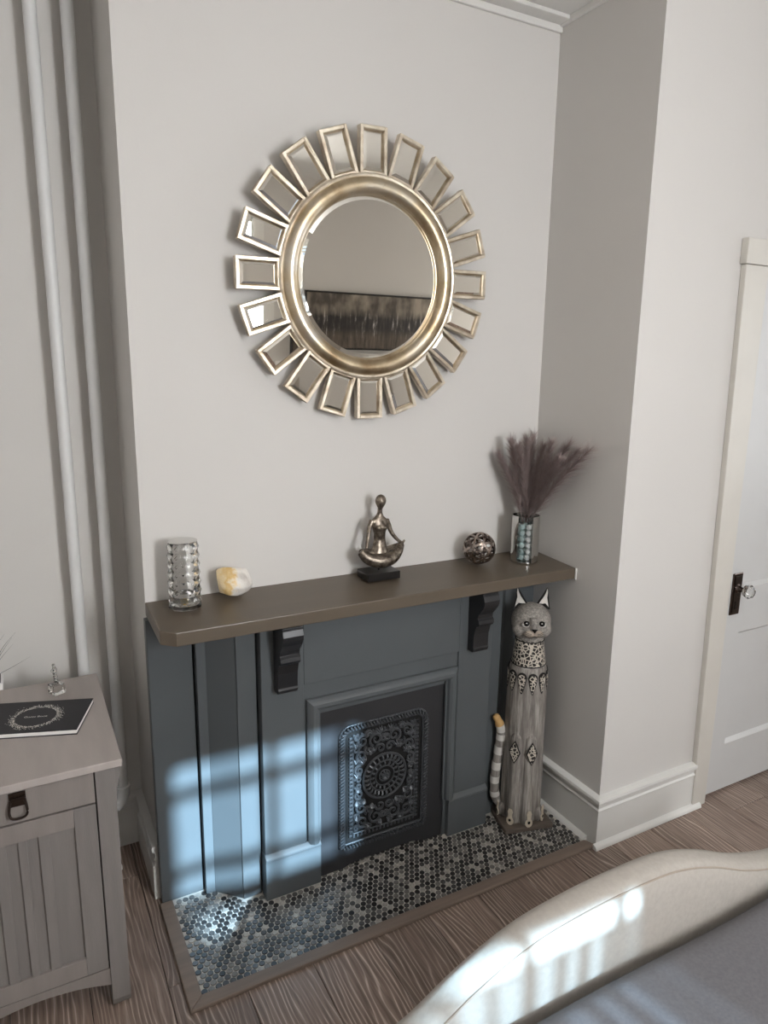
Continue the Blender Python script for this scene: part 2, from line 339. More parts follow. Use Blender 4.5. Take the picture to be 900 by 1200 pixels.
struct(MB().box(XL-.12, XL, YO-.12, YA+.12, 0, HC).build('wall_left', 'wall'), 'pale side wall')
DX0, DX1, DZ = 2.015, 2.825, 2.036
struct(MB().box(XR, DX0, DR, YA+.12, 0, HC).box(DX1, XE, DR, YA+.12, 0, HC).box(DX0, DX1, DR, YA+.12, DZ, HC).build('wall_right', 'wall'), 'pale wall with the white door')
a, b_, c_, d_ = W2; struct(MB().box(XE, XE+.06, YO-.06, a, 0, HC).box(XE, XE+.06, b_, YA+.12, 0, HC).box(XE, XE+.06, a, b_, 0, c_).box(XE, XE+.06, a, b_, d_, HC).build('wall_end', 'wall'), 'pale end wall with a wide window')
mb = MB()
def wall_holes(mb, y0, y1, x0, x1, holes):
    xs = x0
    for (a, b, c, d) in holes:
        mb.box(xs, a, y0, y1, 0, HC); mb.box(a, b, y0, y1, 0, c); mb.box(a, b, y0, y1, d, HC); xs = b
    mb.box(xs, x1, y0, y1, 0, HC)
wall_holes(mb, YO-.06, YO, XL, XE, [W1]); struct(mb.build('wall_front', 'wall'), 'pale wall across the room with windows')
struct(MB().box(0, XR, -.058, 0, HC-.013, HC).box(0, XR, -.012, 0, HC-.035, HC-.013).build('trim_1', 'ceiling', bevel=.003), 'flat white trim where ceiling meets chimney breast')
struct(MB().box(XR-.014, XR, DR, -.012, HC-.02, HC).build('trim_2', 'ceiling', bevel=.003), 'thin white bead under the ceiling')
BP = [(0, 0), (.016, 0), (.016, .140), (.019, .142), (.020, .148), (.015, .154), (.016, .166), (.024, .172), (.026, .182), (.024, .190), (.006, .196), (0, .196)]
SH = [(.016, 0), (.034, 0), (.033, .008), (.028, .015), (.016, .019)]
b = struct(MB().sweep(BP, [(XR, -.001), (XR, DR), (1.936, DR)]).build('baseboard_right', 'trim', smooth=25), 'white moulded baseboard round the wall corner')
MB().sweep(SH, [(XR, -.03), (XR, -.418)]).build('shoe_moulding', 'trim', b, smooth=50)
MB().sweep(SH, [(XR-.03, DR), (1.975, DR)]).build('shoe_moulding', 'trim', b, smooth=50)
b = struct(MB().sweep(BP, [(XL, YA), (0, YA), (0, .002)]).build('baseboard_left', 'trim', smooth=25), 'white moulded baseboard in the alcove')
MB().sweep([(.016, 0), (.024, 0), (.024, .12), (.016, .125)], [(-.016, YA-.02), (0, YA-.02), (0, .002)][1:]).build('shoe_moulding', 'trim', b, smooth=50)
struct(MB().sweep(BP, [(XE, YO), (XL, YO)]).build('baseboard_front', 'trim', smooth=25), 'white moulded baseboard across the room')

# door with casing
d = struct(thing('door_1', 'white panelled door with glass knob', 'door', (DX0, DR+.012, 0))); del d['category']
def dbox(m, x0, x1, y0, y1, z0, z1): m.box(x0-DX0, x1-DX0, y0-DR-.012, y1-DR-.012, z0, z1)
P1, P2 = (2.135, 2.71, .875, 1.90), (2.125, 2.71, .216, .695)
m = MB(); yf = DR+.004; yb = DR+.044
dbox(m, DX0+.003, 2.128, yf, yb, .012, DZ-.004); dbox(m, 2.708, DX1-.003, yf, yb, .012, DZ-.004)
dbox(m, 2.128, 2.708, yf, yb, .012, .216); dbox(m, 2.128, 2.708, yf, yb, .695, .875); dbox(m, 2.128, 2.708, yf, yb, 1.90, DZ-.004); m.build('door_frame', 'door', d)
for z0, z1 in ((.216, .695), (.875, 1.90)):
    m = MB(); dbox(m, 2.128, 2.708, yf+.014, yf+.026, z0, z1); pn = m.build('door_panel', 'door', d)
    m = MB(); a, c = 2.128-DX0, 2.708-DX0; y0 = yf-DR-.012; s = .014
    m.add([(a, y0, z0), (c, y0, z0), (c, y0, z1), (a, y0, z1), (a+s, y0+.0145, z0+s), (c-s, y0+.0145, z0+s), (c-s, y0+.0145, z1-s), (a+s, y0+.0145, z1-s)], [(i, (i+1) % 4, 4+(i+1) % 4, 4+i) for i in range(4)])
    m.build('panel_moulding', 'door', pn)
m = MB(); dbox(m, 2.053, 2.108, yf-.006, yf, .776, .942); pl = m.build('knob_plate', 'dark_chrome', d, bevel=.003)
m = MB(); dbox(m, 2.062, 2.099, yf-.0085, yf-.006, .786, .932); m.build('plate_face', 'bronze', pl, bevel=.002)
m = MB(); dbox(m, 2.072, 2.079, yf-.010, yf-.008, .80, .83); m.build('keyhole', 'eye_black', pl)
kx, kz = 2.080-DX0, .882
tu = lambda prof: [(r, z) for r, z in prof]
def ylathe(prof, n, x, z, y0):
    mm = MB(); mm.lathe(prof, n); mm.v = [(x+p[0], y0-p[2], z+p[1]) for p in mm.v]; return mm
y0 = yf-DR-.012-.006
ylathe([(.019, 0), (.019, .003), (.012, .008), (.009, .022), (.013, .030)], 20, kx, kz, y0).build('knob_rose', 'dark_chrome', d, smooth=40)
ylathe([(.012, .028), (.022, .034), (.027, .044), (.027, .052), (.020, .062), (.008, .066)], 10, kx, kz, y0).build('glass_knob', 'crystal', d)
c = struct(MB().prism([(1.936, 0), (DX0-.004, 0), (DX0-.004, DZ+.002), (1.892, DZ+.002)], lambda u, v, w: (u, w, v), DR-.022, DR).build('door_casing_1', 'trim_warm', bevel=.003), 'white side casing of the door')
c.name = 'trim_3'
struct(MB().prism([(1.884, DZ+.003), (DX1+.13, DZ+.003), (DX1+.13, DZ+.085), (1.884, DZ+.085)], lambda u, v, w: (u, w, v), DR-.027, DR).build('trim_4', 'trim_warm', bevel=.003), 'white head casing of the door')
struct(MB().box(DX1+.004, DX1+.12, DR-.022, DR, 0, DZ+.002).build('trim_5', 'trim_warm', bevel=.003), 'white far casing of the door')

# windows across the room
def window(name, W, nx, nz, label, blind=None):
    x0, x1, z0, z1 = W; w = struct(thing(name, label, 'window', (x0, YO, z0))); del w['category']
    W_, H_ = x1-x0, z1-z0; f = .035; ya, yb = -.055, -.02
    for a, b_, c_, d_ in ((0, f, 0, H_), (W_-f, W_, 0, H_), (f, W_-f, 0, f), (f, W_-f, H_-f, H_)): MB().box(a, b_, ya, yb, c_, d_).build('window_frame', 'trim', w)
    for i in range(1, nx): xx = f+(W_-2*f)*i/nx if nx == 3 and W_ > 1 else (.92, 1.165)[i-1]-x0; MB().box(xx-.014, xx+.014, ya+.005, yb-.005, f, H_-f).build('muntin', 'trim', w)
    for z in nz: MB().box(f, W_-f, ya+.006, yb-.006, z-z0-.016, z-z0+.016).build('muntin', 'trim', w)
    MB().box(f, W_-f, ya+.015, ya+.019, f, H_-f).build('pane', 'pane', w)
    for a, b_, c_, d_ in ((-.08, 0, -.02, H_), (W_, W_+.08, -.02, H_), (-.09, W_+.09, H_, H_+.09)): MB().box(a, b_, 0, .02, c_, d_).build('window_casing', 'trim', w)
    MB().box(-.1, W_+.1, 0, .055, -.05, -.02).build('window_sill', 'trim', w)
    return w
ZT = 2.452
w1 = window('window_1', W1, 3, (2.372, 2.10, 1.50, 1.225), 'white window with a grid of small panes')
MB().box(.035, W1[1]-W1[0]-.035, -.055, -.02, 1.950-W1[2], 2.005-W1[2]).build('meeting_rail', 'trim', w1)
cur = thing('cafe_curtain', 'sheer grey pleated curtain over the lower half of the small paned window', 'curtain', ((W1[0]+W1[1])/2, YO-.004, W1[2])); v = []; f = []; n = 300; hw = (W1[1]-W1[0])/2-.01
for i in range(n+1):
    t_ = i/n; ph = 2*math.pi*t_*4+.6*math.sin(9*t_); x = -hw+2*hw*t_ + .030*math.sin(2*ph)*(1 if 0 < i < n else 0); y = .007*math.sin(ph); v += [(x, y, .0), (x, y, 1.868-W1[2])]
for i in range(n): f.append((2*i, 2*i+2, 2*i+3, 2*i+1))
MB().add(v, f).build('sheer_cloth', 'screen', cur, smooth=60)
MB().tube([(-hw-.01, 0, 1.871-W1[2]), (hw+.01, 0, 1.871-W1[2])], .005, 8, up=(0, 0, 1)).build('curtain_rod', 'trim', cur, smooth=60)
w2 = window('window_2', W2, 3, (1.6,), 'wide white sash window in the end wall'); w2.location = (XE, W2[1], W2[2]); w2.rotation_euler = (0, 0, R(-90)); w2.rotation_euler = (0, 0, R(90)); w2.location = (XE, W2[0], W2[2])
bl = thing('window_blind', 'white slatted blind drawn up at the top of the small paned window', 'blind', ((W1[0]+W1[1])/2, YO-.008, ZT))
for i in range(7): MB().box(-.305, .305, -.010, .012, i*.022, i*.022+.012).build('slat', 'blind', bl)
MB().box(-.308, .308, -.012, .014, .150, .167).build('head_rail', 'blind', bl)
struct(MB().box(1.70, 3.14, YO, YO+.03, 1.405, 1.435).build('trim_6', 'rail', bevel=.006), 'white rail on the wall below the painting')
lamp = thing('ceiling_lamp', 'flush round ceiling lamp with a white glass bowl', 'ceiling lamp', (0.45, -2.2, HC))
MB().lathe([(.17, -.03), (.19, -.025), (.19, -.0005)], 40).build('lamp_rim', 'chrome', lamp, smooth=40)
m_, nt_, b_ = base('lamp_glow'); b_.inputs['Base Color'].default_value = (.9, .88, .84, 1); b_.inputs['Emission Color'].default_value = (1, .90, .79, 1); b_.inputs['Emission Strength'].default_value = LAMP
MB().lathe([(.175, -.03), (.16, -.06), (.12, -.085), (.06, -.1), (.01, -.104)], 40).build('glass_bowl', 'lamp_glow', lamp, smooth=60)
art = thing('wall_painting', 'wide dark abstract painting with white drips, reflected in the round mirror', 'painting', (2.445, YO, 1.47))
MB().box(-.60, .60, .004, .035, .008, .432).build('canvas', 'canvas', art)
MB().box(-.605, .605, .0, .004, 0, .44).box(-.612, -.605, 0, .038, -.004, .444).box(.605, .612, 0, .038, -.004, .444).box(-.612, .612, 0, .038, .436, .446).box(-.612, .612, 0, .038, -.006, .004).build('picture_frame', 'black', art)

# ------------------------------------------------------------------ fireplace
FP = thing('fireplace_surround', 'slate blue painted fireplace surround with brown mantel shelf and black corbels', 'fireplace', (.72, 0, .007)); FO = FP.location.copy()
def fbuild(m, name, mt, parent=FP, **kw):
    m.v = [(p[0]-FO.x, p[1]-FO.y, p[2]-FO.z) for p in m.v]; return m.build(name, mt, parent, **kw)
Z0 = .007; ZM = .958
CX = .72
def mx(a, b_): return (2*CX-b_, 2*CX-a)
for s in (0, 1):
    def bx(x0, x1, y0, y1, z0, z1):
        if s: x0, x1 = mx(x0, x1)
        return MB().box(x0, x1, y0, y1, z0, z1)
    fbuild(bx(-.008 if not s else -.003, .122, -.034, -.001, Z0, ZM), 'end_panel', 'slate', bevel=.002)
    fbuild(bx(.122, .127, -.020, -.001, Z0, ZM), 'groove', 'gap')
    pl = [(.127, -.001), (.127, -.058), (.156, -.058), (.156, -.060), (.226, -.128), (.228, -.134), (.288, -.134), (.288, -.001)]
    if s: pl = [(2*CX-x, y) for x, y in pl]
    fbuild(MB().prism(pl, lambda u, v, w: (u, v, w), Z0, ZM), 'canted_pilaster', 'slate', bevel=.0015)
    fbuild(bx(.288, .293, -.120, -.001, Z0, ZM), 'groove', 'gap')
# body: two piers, frieze; a shallow sunk band frames the moulding
YB = -.165
fbuild(MB().box(.293, .43, YB, -.001, Z0, ZM), 'pier', 'slate', bevel=.002)
fbuild(MB().box(1.008, 1.147, YB, -.001, Z0, ZM), 'pier', 'slate', bevel=.002)
fbuild(MB().box(.43, 1.008, YB, -.001, .72, ZM), 'frieze', 'slate', bevel=.002)
OX0, OX1, OZ = .485, .966, .608
def ringboard(x0, x1, zt, ix0, ix1, iz, y0, y1):
    return MB().box(x0, ix0, y0, y1, Z0, zt).box(ix1, x1, y0, y1, Z0, zt).box(ix0, ix1, y0, y1, iz, zt)
fbuild(ringboard(.43, 1.008, .72, OX0, OX1, OZ, YB+.007, -.001), 'sunk_band', 'slate', bevel=.001)
# bolection moulding: profile swept round the opening (in the x-z plane)
prof = [(0, 0), (0, .012), (.006, .020), (.016, .026), (.028, .026), (.036, .020), (.040, .010), (.046, .008), (.046, 0)]
pts = [(.438, .16), (.438, .668), (1.003, .668), (1.003, .16)]
mm = MB().sweep(prof, pts, side=1); 
v2 = []
for (x, z, d_) in mm.v: v2.append((x, YB+.007-d_, z))
mm.v = v2; fbuild(mm, 'opening_moulding', 'slate', smooth=30)
for x0, x1 in ((.290, .479), (.978, 1.150)):
    m = MB().box(x0, x1, YB-.012, YB+.03, Z0, .146); m.prism([(YB-.012, .146), (YB-.016, .150), (YB-.014, .156), (YB-.002, .168), (YB+.03, .168), (YB+.03, .146)], lambda u, v, w: (w, u, v), x0, x1); fbuild(m, 'plinth_block', 'slate', bevel=.0015)
# corbels
cp = [(0, 0), (0, -.235), (-.032, -.235), (-.038, -.222), (-.034, -.218), (-.036, -.170), (-.042, -.150), (-.046, -.138), (-.058, -.132), (-.064, -.124), (-.062, -.112), (-.054, -.105), (-.056, -.092), (-.066, -.080), (-.078, -.066), (-.088, -.05), (-.090, -.035), (-.084, -.018), (-.078, -.012), (-.082, -.006), (-.082, 0)]
for cx in (.3655, 1.0745):
    fbuild(MB().prism(cp, lambda u, v, w: (cx+w, YB+u, ZM+v), -.032, .032), 'corbel', 'black', bevel=.0015)
# mantel shelf
def ms(x, y, top): z = 1.004 + y*.05; return (x, y, z if top else z-.040)
plan = [(-.001, 0), (-.001, -.222), (.037, -.252), (XR-.002, -.250), (XR-.002, 0)]
n = len(plan); v = [ms(x, y, 0) for x, y in plan] + [ms(x, y, 1) for x, y in plan]
fbuild(MB().add(v, [tuple(range(n))[::-1], tuple(range(n, 2*n))] + [(i, (i+1) % n, n+(i+1) % n, n+i) for i in range(n)]), 'mantel_shelf', 'mantel', bevel=.003)
fbuild(MB().box(XR-.006, XR-.001, -.257, -.2525, .950, .992), 'caulk_line', 'trim')
def mz(y): return 1.004 + y*.05
# insert with arched foot and ornate grille
YI = -.152
arch = [(OX0, Z0), (.57, Z0), (.59, .014), (.62, .020), (.84, .020), (.87, .014), (.89, Z0), (OX1, Z0), (OX1, OZ), (OX0, OZ)]
ins = fbuild(MB().prism(arch, lambda u, v, w: (u, w, v), YI, YI+.02), 'insert_plate', 'insert')
fbuild(MB().box(.56, .90, YI+.021, YI+.025, Z0, .03), 'insert_void', 'gap')
GX0, GX1, GZ0, GZ1 = .556, .889, .085, .535; GC = ((GX0+GX1)/2, .322)
def rr(x0, x1, z0, z1, rt, rb, step):                  # rounded rectangle path, evenly stepped
    P = []
    def arc(cx, cz, r, a0, a1):
        for i in range(9): a = R(a0+(a1-a0)*i/8); P.append(Vector((cx+r*math.cos(a), 0, cz+r*math.sin(a))))
    arc(x1-rt, z1-rt, rt, 0, 90); arc(x0+rt, z1-rt, rt, 90, 180); arc(x0+rb, z0+rb, rb, 180, 270); arc(x1-rb, z0+rb, rb, 270, 360)
    P.append(P[0]); out = []; acc = 0
    for a, b_ in zip(P, P[1:]):
        L = (b_-a).length
        while acc <= L and L > 0: out.append((a+(b_-a)*(acc/L), (b_-a).normalized())); acc += step
        acc -= L
    return out
def gpath(x0, x1, z0, z1, rt, rb, y, rad, name, n=8, mt='iron', flat=1.0):
    P = [p for p, t in rr(x0, x1, z0, z1, rt, rb, .006)]; return fbuild(MB().tube([(p.x, y, p.z) for p in P], rad, n, closed=True, up=(0, 1, 0), flat=flat), name, mt, smooth=60)
m = MB()
for p, t in rr(GX0+.006, GX1-.006, GZ0+.006, GZ1-.006, .036, .008, .0118):
    ang = math.atan2(t.z, t.x); M3 = Matrix.Rotation(-ang-.5, 3, 'Y'); m.obox((p.x, YI-.009, p.z), .0062, .014, .0165, M3)
fbuild(m, 'rope_border', 'iron', bevel=.0012)
gpath(GX0, GX1, GZ0, GZ1, .040, .010, YI-.003, .004, 'grille_rim')
gpath(GX0+.015, GX1-.015, GZ0+.015, GZ1-.015, .028, .004, YI-.005, .0045, 'grille_rim')
gpath(GX0+.047, GX1-.047, GZ0+.047, GZ1-.047, .004, .004, YI-.005, .003, 'grille_rim')
m = MB()
for p, t in rr(GX0+.039, GX1-.039, GZ0+.039, GZ1-.039, .004, .004, .0145): m.obox((p.x, YI-.004, p.z), .008 if abs(t.x) > .5 else .011, .009, .011 if abs(t.x) > .5 else .008)
fbuild(m, 'dentil_row', 'iron', bevel=.001)
fbuild(MB().box(GX0+.016, GX1-.016, YI-.0015, YI, GZ0+.016, GZ1-.016), 'grille_back', 'gap')
m = MB(); gx0, gx1, gz0, gz1 = GX0+.05, GX1-.05, GZ0+.05, GZ1-.05; cx, cz = GC
for rad, tr in ((.083, .0035), (.079, .002), (.056, .003), (.036, .0028), (.020, .0025)):
    m.tube([(cx+rad*math.cos(2*math.pi*i/48), YI-.008, cz+rad*math.sin(2*math.pi*i/48)) for i in range(48)], tr, 6, closed=True, up=(0, 1, 0))
for i in range(26):
    a = 2*math.pi*i/26; m.tube([(cx+.058*math.cos(a), YI-.006, cz+.058*math.sin(a)), (cx+.068*math.cos(a), YI-.011, cz+.068*math.sin(a)), (cx+.078*math.cos(a), YI-.006, cz+.078*math.sin(a))], [.003, .0045, .0035], 5, up=(0, 1, 0))
for i in range(16):
    a = 2*math.pi*i/16; m.tube([(cx+.037*math.cos(a), YI-.005, cz+.037*math.sin(a)), (cx+.046*math.cos(a), YI-.009, cz+.046*math.sin(a)), (cx+.055*math.cos(a), YI-.005, cz+.055*math.sin(a))], [.002, .004, .002], 5, up=(0, 1, 0))
for i in range(8):
    a = 2*math.pi*i/8+.2; m.tube([(cx, YI-.008, cz), (cx+.010*math.cos(a), YI-.014, cz+.010*math.sin(a)), (cx+.018*math.cos(a), YI-.006, cz+.018*math.sin(a))], [.002, .005, .002], 5, up=(0, 1, 0))
fbuild(m, 'medallion', 'iron', smooth=50)
m = MB()
def scroll(x, z, r, a0, turns, hand, mirror):
    P = []; n_ = 22
    for i in range(n_):
        t = i/(n_-1); rad_ = r*(1-.82*t); a = a0+hand*turns*2*math.pi*t; P.append((x+rad_*math.cos(a), YI-.006-.004*math.sin(math.pi*t), z+rad_*math.sin(a)))
    for sx in (1, -1):
        for sz in ((1, -1) if mirror else (1,)):
            m.tube([(cx+sx*(px-cx), py, cz+sz*(pz-cz)) for px, py, pz in P], [.0054*(1-.5*i/n_) for i in range(n_)], 6, up=(0, 1, 0))
def leafs(x, z, a, L, mirror=True):
    for da in (-.7, -.3, .1, .5, .9):
        b_ = a+da; l = L*(1-.25*abs(da)); P = [(x, YI-.005, z), (x+l*.5*math.cos(b_), YI-.011, z+l*.5*math.sin(b_)), (x+l*math.cos(b_+.25), YI-.006, z+l*math.sin(b_+.25))]
        for sx in (1, -1):
            for sz in ((1, -1) if mirror else (1,)):
                m.tube([(cx+sx*(px-cx), py, cz+sz*(pz-cz)) for px, py, pz in P], [.0026, .0052, .0008], 5, up=(0, 1, 0))
for x, z, r, a0, tn, h in ((.035, .145, .026, -1.2, 1.4, 1), (.085, .150, .024, 2.6, 1.4, -1), (.090, .098, .022, -2.4, 1.5, 1), (.098, .045, .018, 2.0, 1.4, -1), (.018, .108, .018, -.2, 1.3, 1), (.062, .112, .016, 1.1, 1.3, -1), (.102, .012, .012, 0, 1.3, 1), (.110, .125, .014, 1.0, 1.3, 1), (.062, .172, .014, -1.0, 1.3, 1), (.006, .142, .012, 2.0, 1.2, -1), (.108, .170, .013, 3.0, 1.2, 1)): scroll(cx+x, cz+z, r, a0, tn, h, True)
for x, z, a, l in ((.012, .165, .4, .03), (.06, .165, 1.0, .026), (.105, .125, 1.6, .03), (.075, .07, .6, .03), (.105, .07, 1.5, .026), (.045, .095, .9, .03), (.1, .02, 1.2, .026)): leafs(cx+x, cz+z, a, l)
fbuild(m, 'scrollwork', 'iron', smooth=50)

# hearth of penny tiles
HZ = .004
he = thing('hearth', 'hearth of black and grey penny tiles with a mitred wood border', 'hearth', (.7, -.25, 0)); HO = he.location
HX0, HY0, HW = -.017, -.4615, .040
def hb(m, name, mt, parent=he, **kw): m.v = [(p[0]-HO.x, p[1]-HO.y, p[2]) for p in m.v]; return m.build(name, mt, parent, **kw)
hb(MB().prism([(HX0, HY0), (XR-.012, HY0), (XR-.034, HY0+HW), (HX0+HW, HY0+HW)], lambda u, v, w: (u, v, w), 0.0002, .012), 'border_strip', 'border', bevel=.003)
hb(MB().prism([(HX0, HY0), (HX0+HW, HY0+HW), (HX0+HW, -.036), (HX0, -.036)], lambda u, v, w: (u, v, w), 0.0002, .012), 'border_strip', 'border', bevel=.003)
hb(MB().box(HX0+HW, XR-.018, HY0+HW, -.0, 0.0002, .0045), 'grout_bed', 'grout')
def inside(x, y):
    if x < .125 or x > 1.315: back = -.036
    elif x < .29 or x > 1.15: back = -.06 if (x < .158 or x > 1.28) else (-.136)
    else: back = -.18 if (x < .482 or x > .97) else -.125
    xx = min(x, 2*CX-x)
    if .158 <= xx < .228: back = -.06-(xx-.158)*1.05
    return y < back-.004 and HX0+HW+.004 < x < XR-.036 and y > HY0+HW+.004
tm = {}
for t in TILES:
    m = MB().lathe([(.0090, 0), (.0090, .0018), (.0081, .0027)], 12); tm[t] = m.mesh('tile', t)
spots = []; row = 0; y = HY0+HW+.0095
while y < -.03:
    x = HX0+HW+.0085+(.01 if row % 2 else 0)
    while x < XR-.03:
        if inside(x, y): spots.append((x, y))
        x += .0200
    y += .01735; row += 1
spots.sort(key=lambda p: (Vector((p[0], p[1], 0))-CP).length)
rest = {t: MB() for t in TILES}
for i, (x, y) in enumerate(spots):
    t = TILES[rnd.choices(range(4), (30, 34, 26, 10))[0]]
    if i < 300: inst('tile', tm[t], he, (x-HO.x, y-HO.y, .0045))
    else: rest[t].lathe([(.0090, 0), (.0090, .0018), (.0081, .0027)], 10, (x, y, .0045))
st = None
me_all = MB(); mats_idx = []
for k_, t in enumerate(TILES):
    a = len(me_all.f); me_all.add(rest[t].v, rest[t].f); mats_idx += [k_]*(len(me_all.f)-a)
me = bpy.data.meshes.new('tile_field'); me.from_pydata([(p[0]-HO.x, p[1]-HO.y, p[2]) for p in me_all.v], [], me_all.f)
for t in TILES: me.materials.append(MATS[t])
me.polygons.foreach_set('material_index', mats_idx); o = inst('tile_field', me, he); o['kind'] = 'stuff'

# ------------------------------------------------------------------ sunburst mirror
MC = Vector((.706, -.018, 1.951)); TILT = R(3.0)
mi = thing('sunburst_mirror', 'round sunburst mirror with a thick gold ring and rectangular silver rays', 'mirror', (MC.x, -.028-.43*math.sin(TILT)*1.0, MC.z)); mi.rotation_euler = (TILT, 0, 0); mi.scale = (.968, .968, .968)
def mlathe(prof, n=72):                                # prof (r, out)
    m = MB(); k_ = len(prof); v = []; f = []
    for r_, d_ in prof:
        for i in range(n): a = 2*math.pi*i/n; v.append((r_*math.cos(a), -d_, r_*math.sin(a)))
    for j in range(k_):
        for i in range(n): f.append((j*n+i, j*n+(i+1) % n, ((j+1) % k_)*n+(i+1) % n, ((j+1) % k_)*n+i))
    return m.add(v, f)
tor = [(.2715+.0255*math.cos(a), .014+.023*math.sin(a)) for a in [math.pi*i/14 for i in range(15)]] + [(.246, -.01), (.297, -.01)]
mlathe(tor).build('ring_frame', 'leaf_metal', mi, smooth=40)
mlathe([(.296, -.012), (.309, -.012), (.309, .016), (.303, .020), (.296, .018)]).build('outer_band', 'champagne', mi, smooth=30)
mlathe([(.243, .006), (.250, .006), (.250, .014), (.246, .013)]).build('inner_lip', 'leaf_metal', mi, smooth=30)
m = MB(); n = 72; v = [(0, -.010, 0)]; f = []
for r_, d_ in ((.232, .010), (.250, .007)):
    for i in range(n): a = 2*math.pi*i/n; v.append((r_*math.cos(a), -d_, r_*math.sin(a)))
for i in range(n): f += [(0, 1+i, 1+(i+1) % n), (1+i, 1+n+i, 1+n+(i+1) % n, 1+(i+1) % n)]
m.add(v, f).build('mirror_glass', 'mirror', mi)
mlathe([(.15, -.016), (.27, -.016), (.27, -.002), (.15, -.002)]).build('backing_board', 'gap', mi)
# one ray, centred on +z at the mid radius
RW, RL, RF = .046, .068, .0105
m = MB()
for x0, x1, z0, z1 in ((-RW, -RW+RF, -RL, RL), (RW-RF, RW, -RL, RL), (-RW+RF, RW-RF, -RL, -RL+RF), (-RW+RF, RW-RF, RL-RF, RL)): m.box(x0, x1, -.012, .012, z0, z1)
ray_me = m.mesh('ray', 'champagne')
m = MB(); a, c_ = RW-RF, RL-RF; i_ = .011
m.add([(-a, -.004, -c_), (a, -.004, -c_), (a, -.004, c_), (-a, -.004, c_), (-a+i_, -.0085, -c_+i_), (a-i_, -.0085, -c_+i_), (a-i_, -.0085, c_-i_), (-a+i_, -.0085, c_-i_), (-a, .008, -c_), (a, .008, -c_), (a, .008, c_), (-a, .008, c_)],
      [(i, (i+1) % 4, 4+(i+1) % 4, 4+i) for i in range(4)] + [(4, 5, 6, 7), (11, 10, 9, 8)] + [(8+i, 8+(i+1) % 4, (i+1) % 4, i) for i in range(4)])
pane_me = m.mesh('bevelled_mirror', 'mirror')
for i in range(20):
    th = R(-1+18*i); r_ = .369
    o = inst('ray', ray_me, mi, (r_*math.sin(th), -.004, r_*math.cos(th)), (rnd.uniform(-.035, .035), th, rnd.uniform(-.035, .035)*(0 if 12 <= i <= 16 else 1)))
    bv = o.modifiers.new('bevel', 'BEVEL'); bv.width = .0015; bv.segments = 1
    inst('bevelled_mirror', pane_me, o)

# ------------------------------------------------------------------ things on the mantel
# crystal lamp
lx, ly = .100, -.078; t = thing('crystal_lamp', 'clear faceted crystal cylinder lamp on the mantel', 'lamp', (lx, ly, mz(ly)+.001))
m = MB(); nn = 12; rings = 14; v = []; f = []
for j in range(rings+1):
    zz = .012+.182*j/rings; r_ = (.0410 + .003*(1-j/rings)) if j % 2 == 0 else (.0450 + .003*(1-j/rings))
    for i in range(nn): a = 2*math.pi*(i+(.5 if j % 2 else 0))/nn; v.append((r_*math.cos(a), r_*math.sin(a), zz))
for j in range(rings):
    for i in range(nn):
        a, b_ = j*nn+i, j*nn+(i+1) % nn; c_, d_ = (j+1)*nn+i, (j+1)*nn+(i+1) % nn
        if j % 2 == 0: f += [(a, b_, c_), (b_, d_, c_)]
        else: f += [(a, b_, d_), (a, d_, c_)]
o_ = len(v)
for j in (0, 1):
    for i in range(nn): a = 2*math.pi*i/nn; v.append((.0375*math.cos(a), .0375*math.sin(a), .020 if j == 0 else .194))
for i in range(nn):
    f.append((o_+i, o_+nn+i, o_+nn+(i+1) % nn, o_+(i+1) % nn)); f.append((rings*nn+i, rings*nn+(i+1) % nn, o_+nn+(i+1) % nn, o_+nn+i))
f += [tuple(range(nn))[::-1], tuple(range(o_, o_+nn))]
m.add(v, f).build('faceted_shade', 'crystal', t)
MB().lathe([(.046, 0), (.048, .004), (.047, .010), (.044, .0115)], 10).build('lamp_base', 'crystal', t)
MB().lathe([(.036, .1945), (.041, .1955), (.041, .198), (.036, .1985)], 28).build('lid', 'chrome', t, smooth=40)
MB().lathe([(.009, .0165), (.009, .022), (.006, .024)], 16).build('light_puck', 'gold_led', t, smooth=40)
# geode
gx, gy = .243, -.060; m = MB(); m.ball((0, 0, 0), .064, .036, .058, 34, 24)
r2 = random.Random(3); dirs = [(Vector((r2.gauss(0, 1), r2.gauss(0, 1), r2.gauss(0, 1))).normalized(), r2.uniform(.70, .90)) for _ in range(34)]
nv = []
for p in m.v:
    P = Vector(p); q = Vector((P.x/.064, P.y/.036, P.z/.058)); s_ = 1
    for dd, hh in dirs:
        k_ = q.dot(dd)
        if k_ > hh: q = q - dd*(k_-hh)*.9
    c_ = Vector((.42, -.75, .25)); dist = (q-c_).length
    if dist < .5: q += Vector((-.1, .62, -.05))*(1-dist/.5)
    nv.append((q.x*.064, q.y*.036, q.z*.058))
m.v = nv; zmin = min(p[2] for p in nv); m.v = [(p[0], p[1], p[2]-zmin) for p in nv]
gd = m.build('geode', 'geode', smooth=35, loc=(gx, gy, mz(gy-.02)-.0)); gd.rotation_euler = (0, R(8), R(-20)); gd.location.z += .0075
tag(gd, 'cut rock geode, ochre and white, beside the crystal lamp', 'geode')
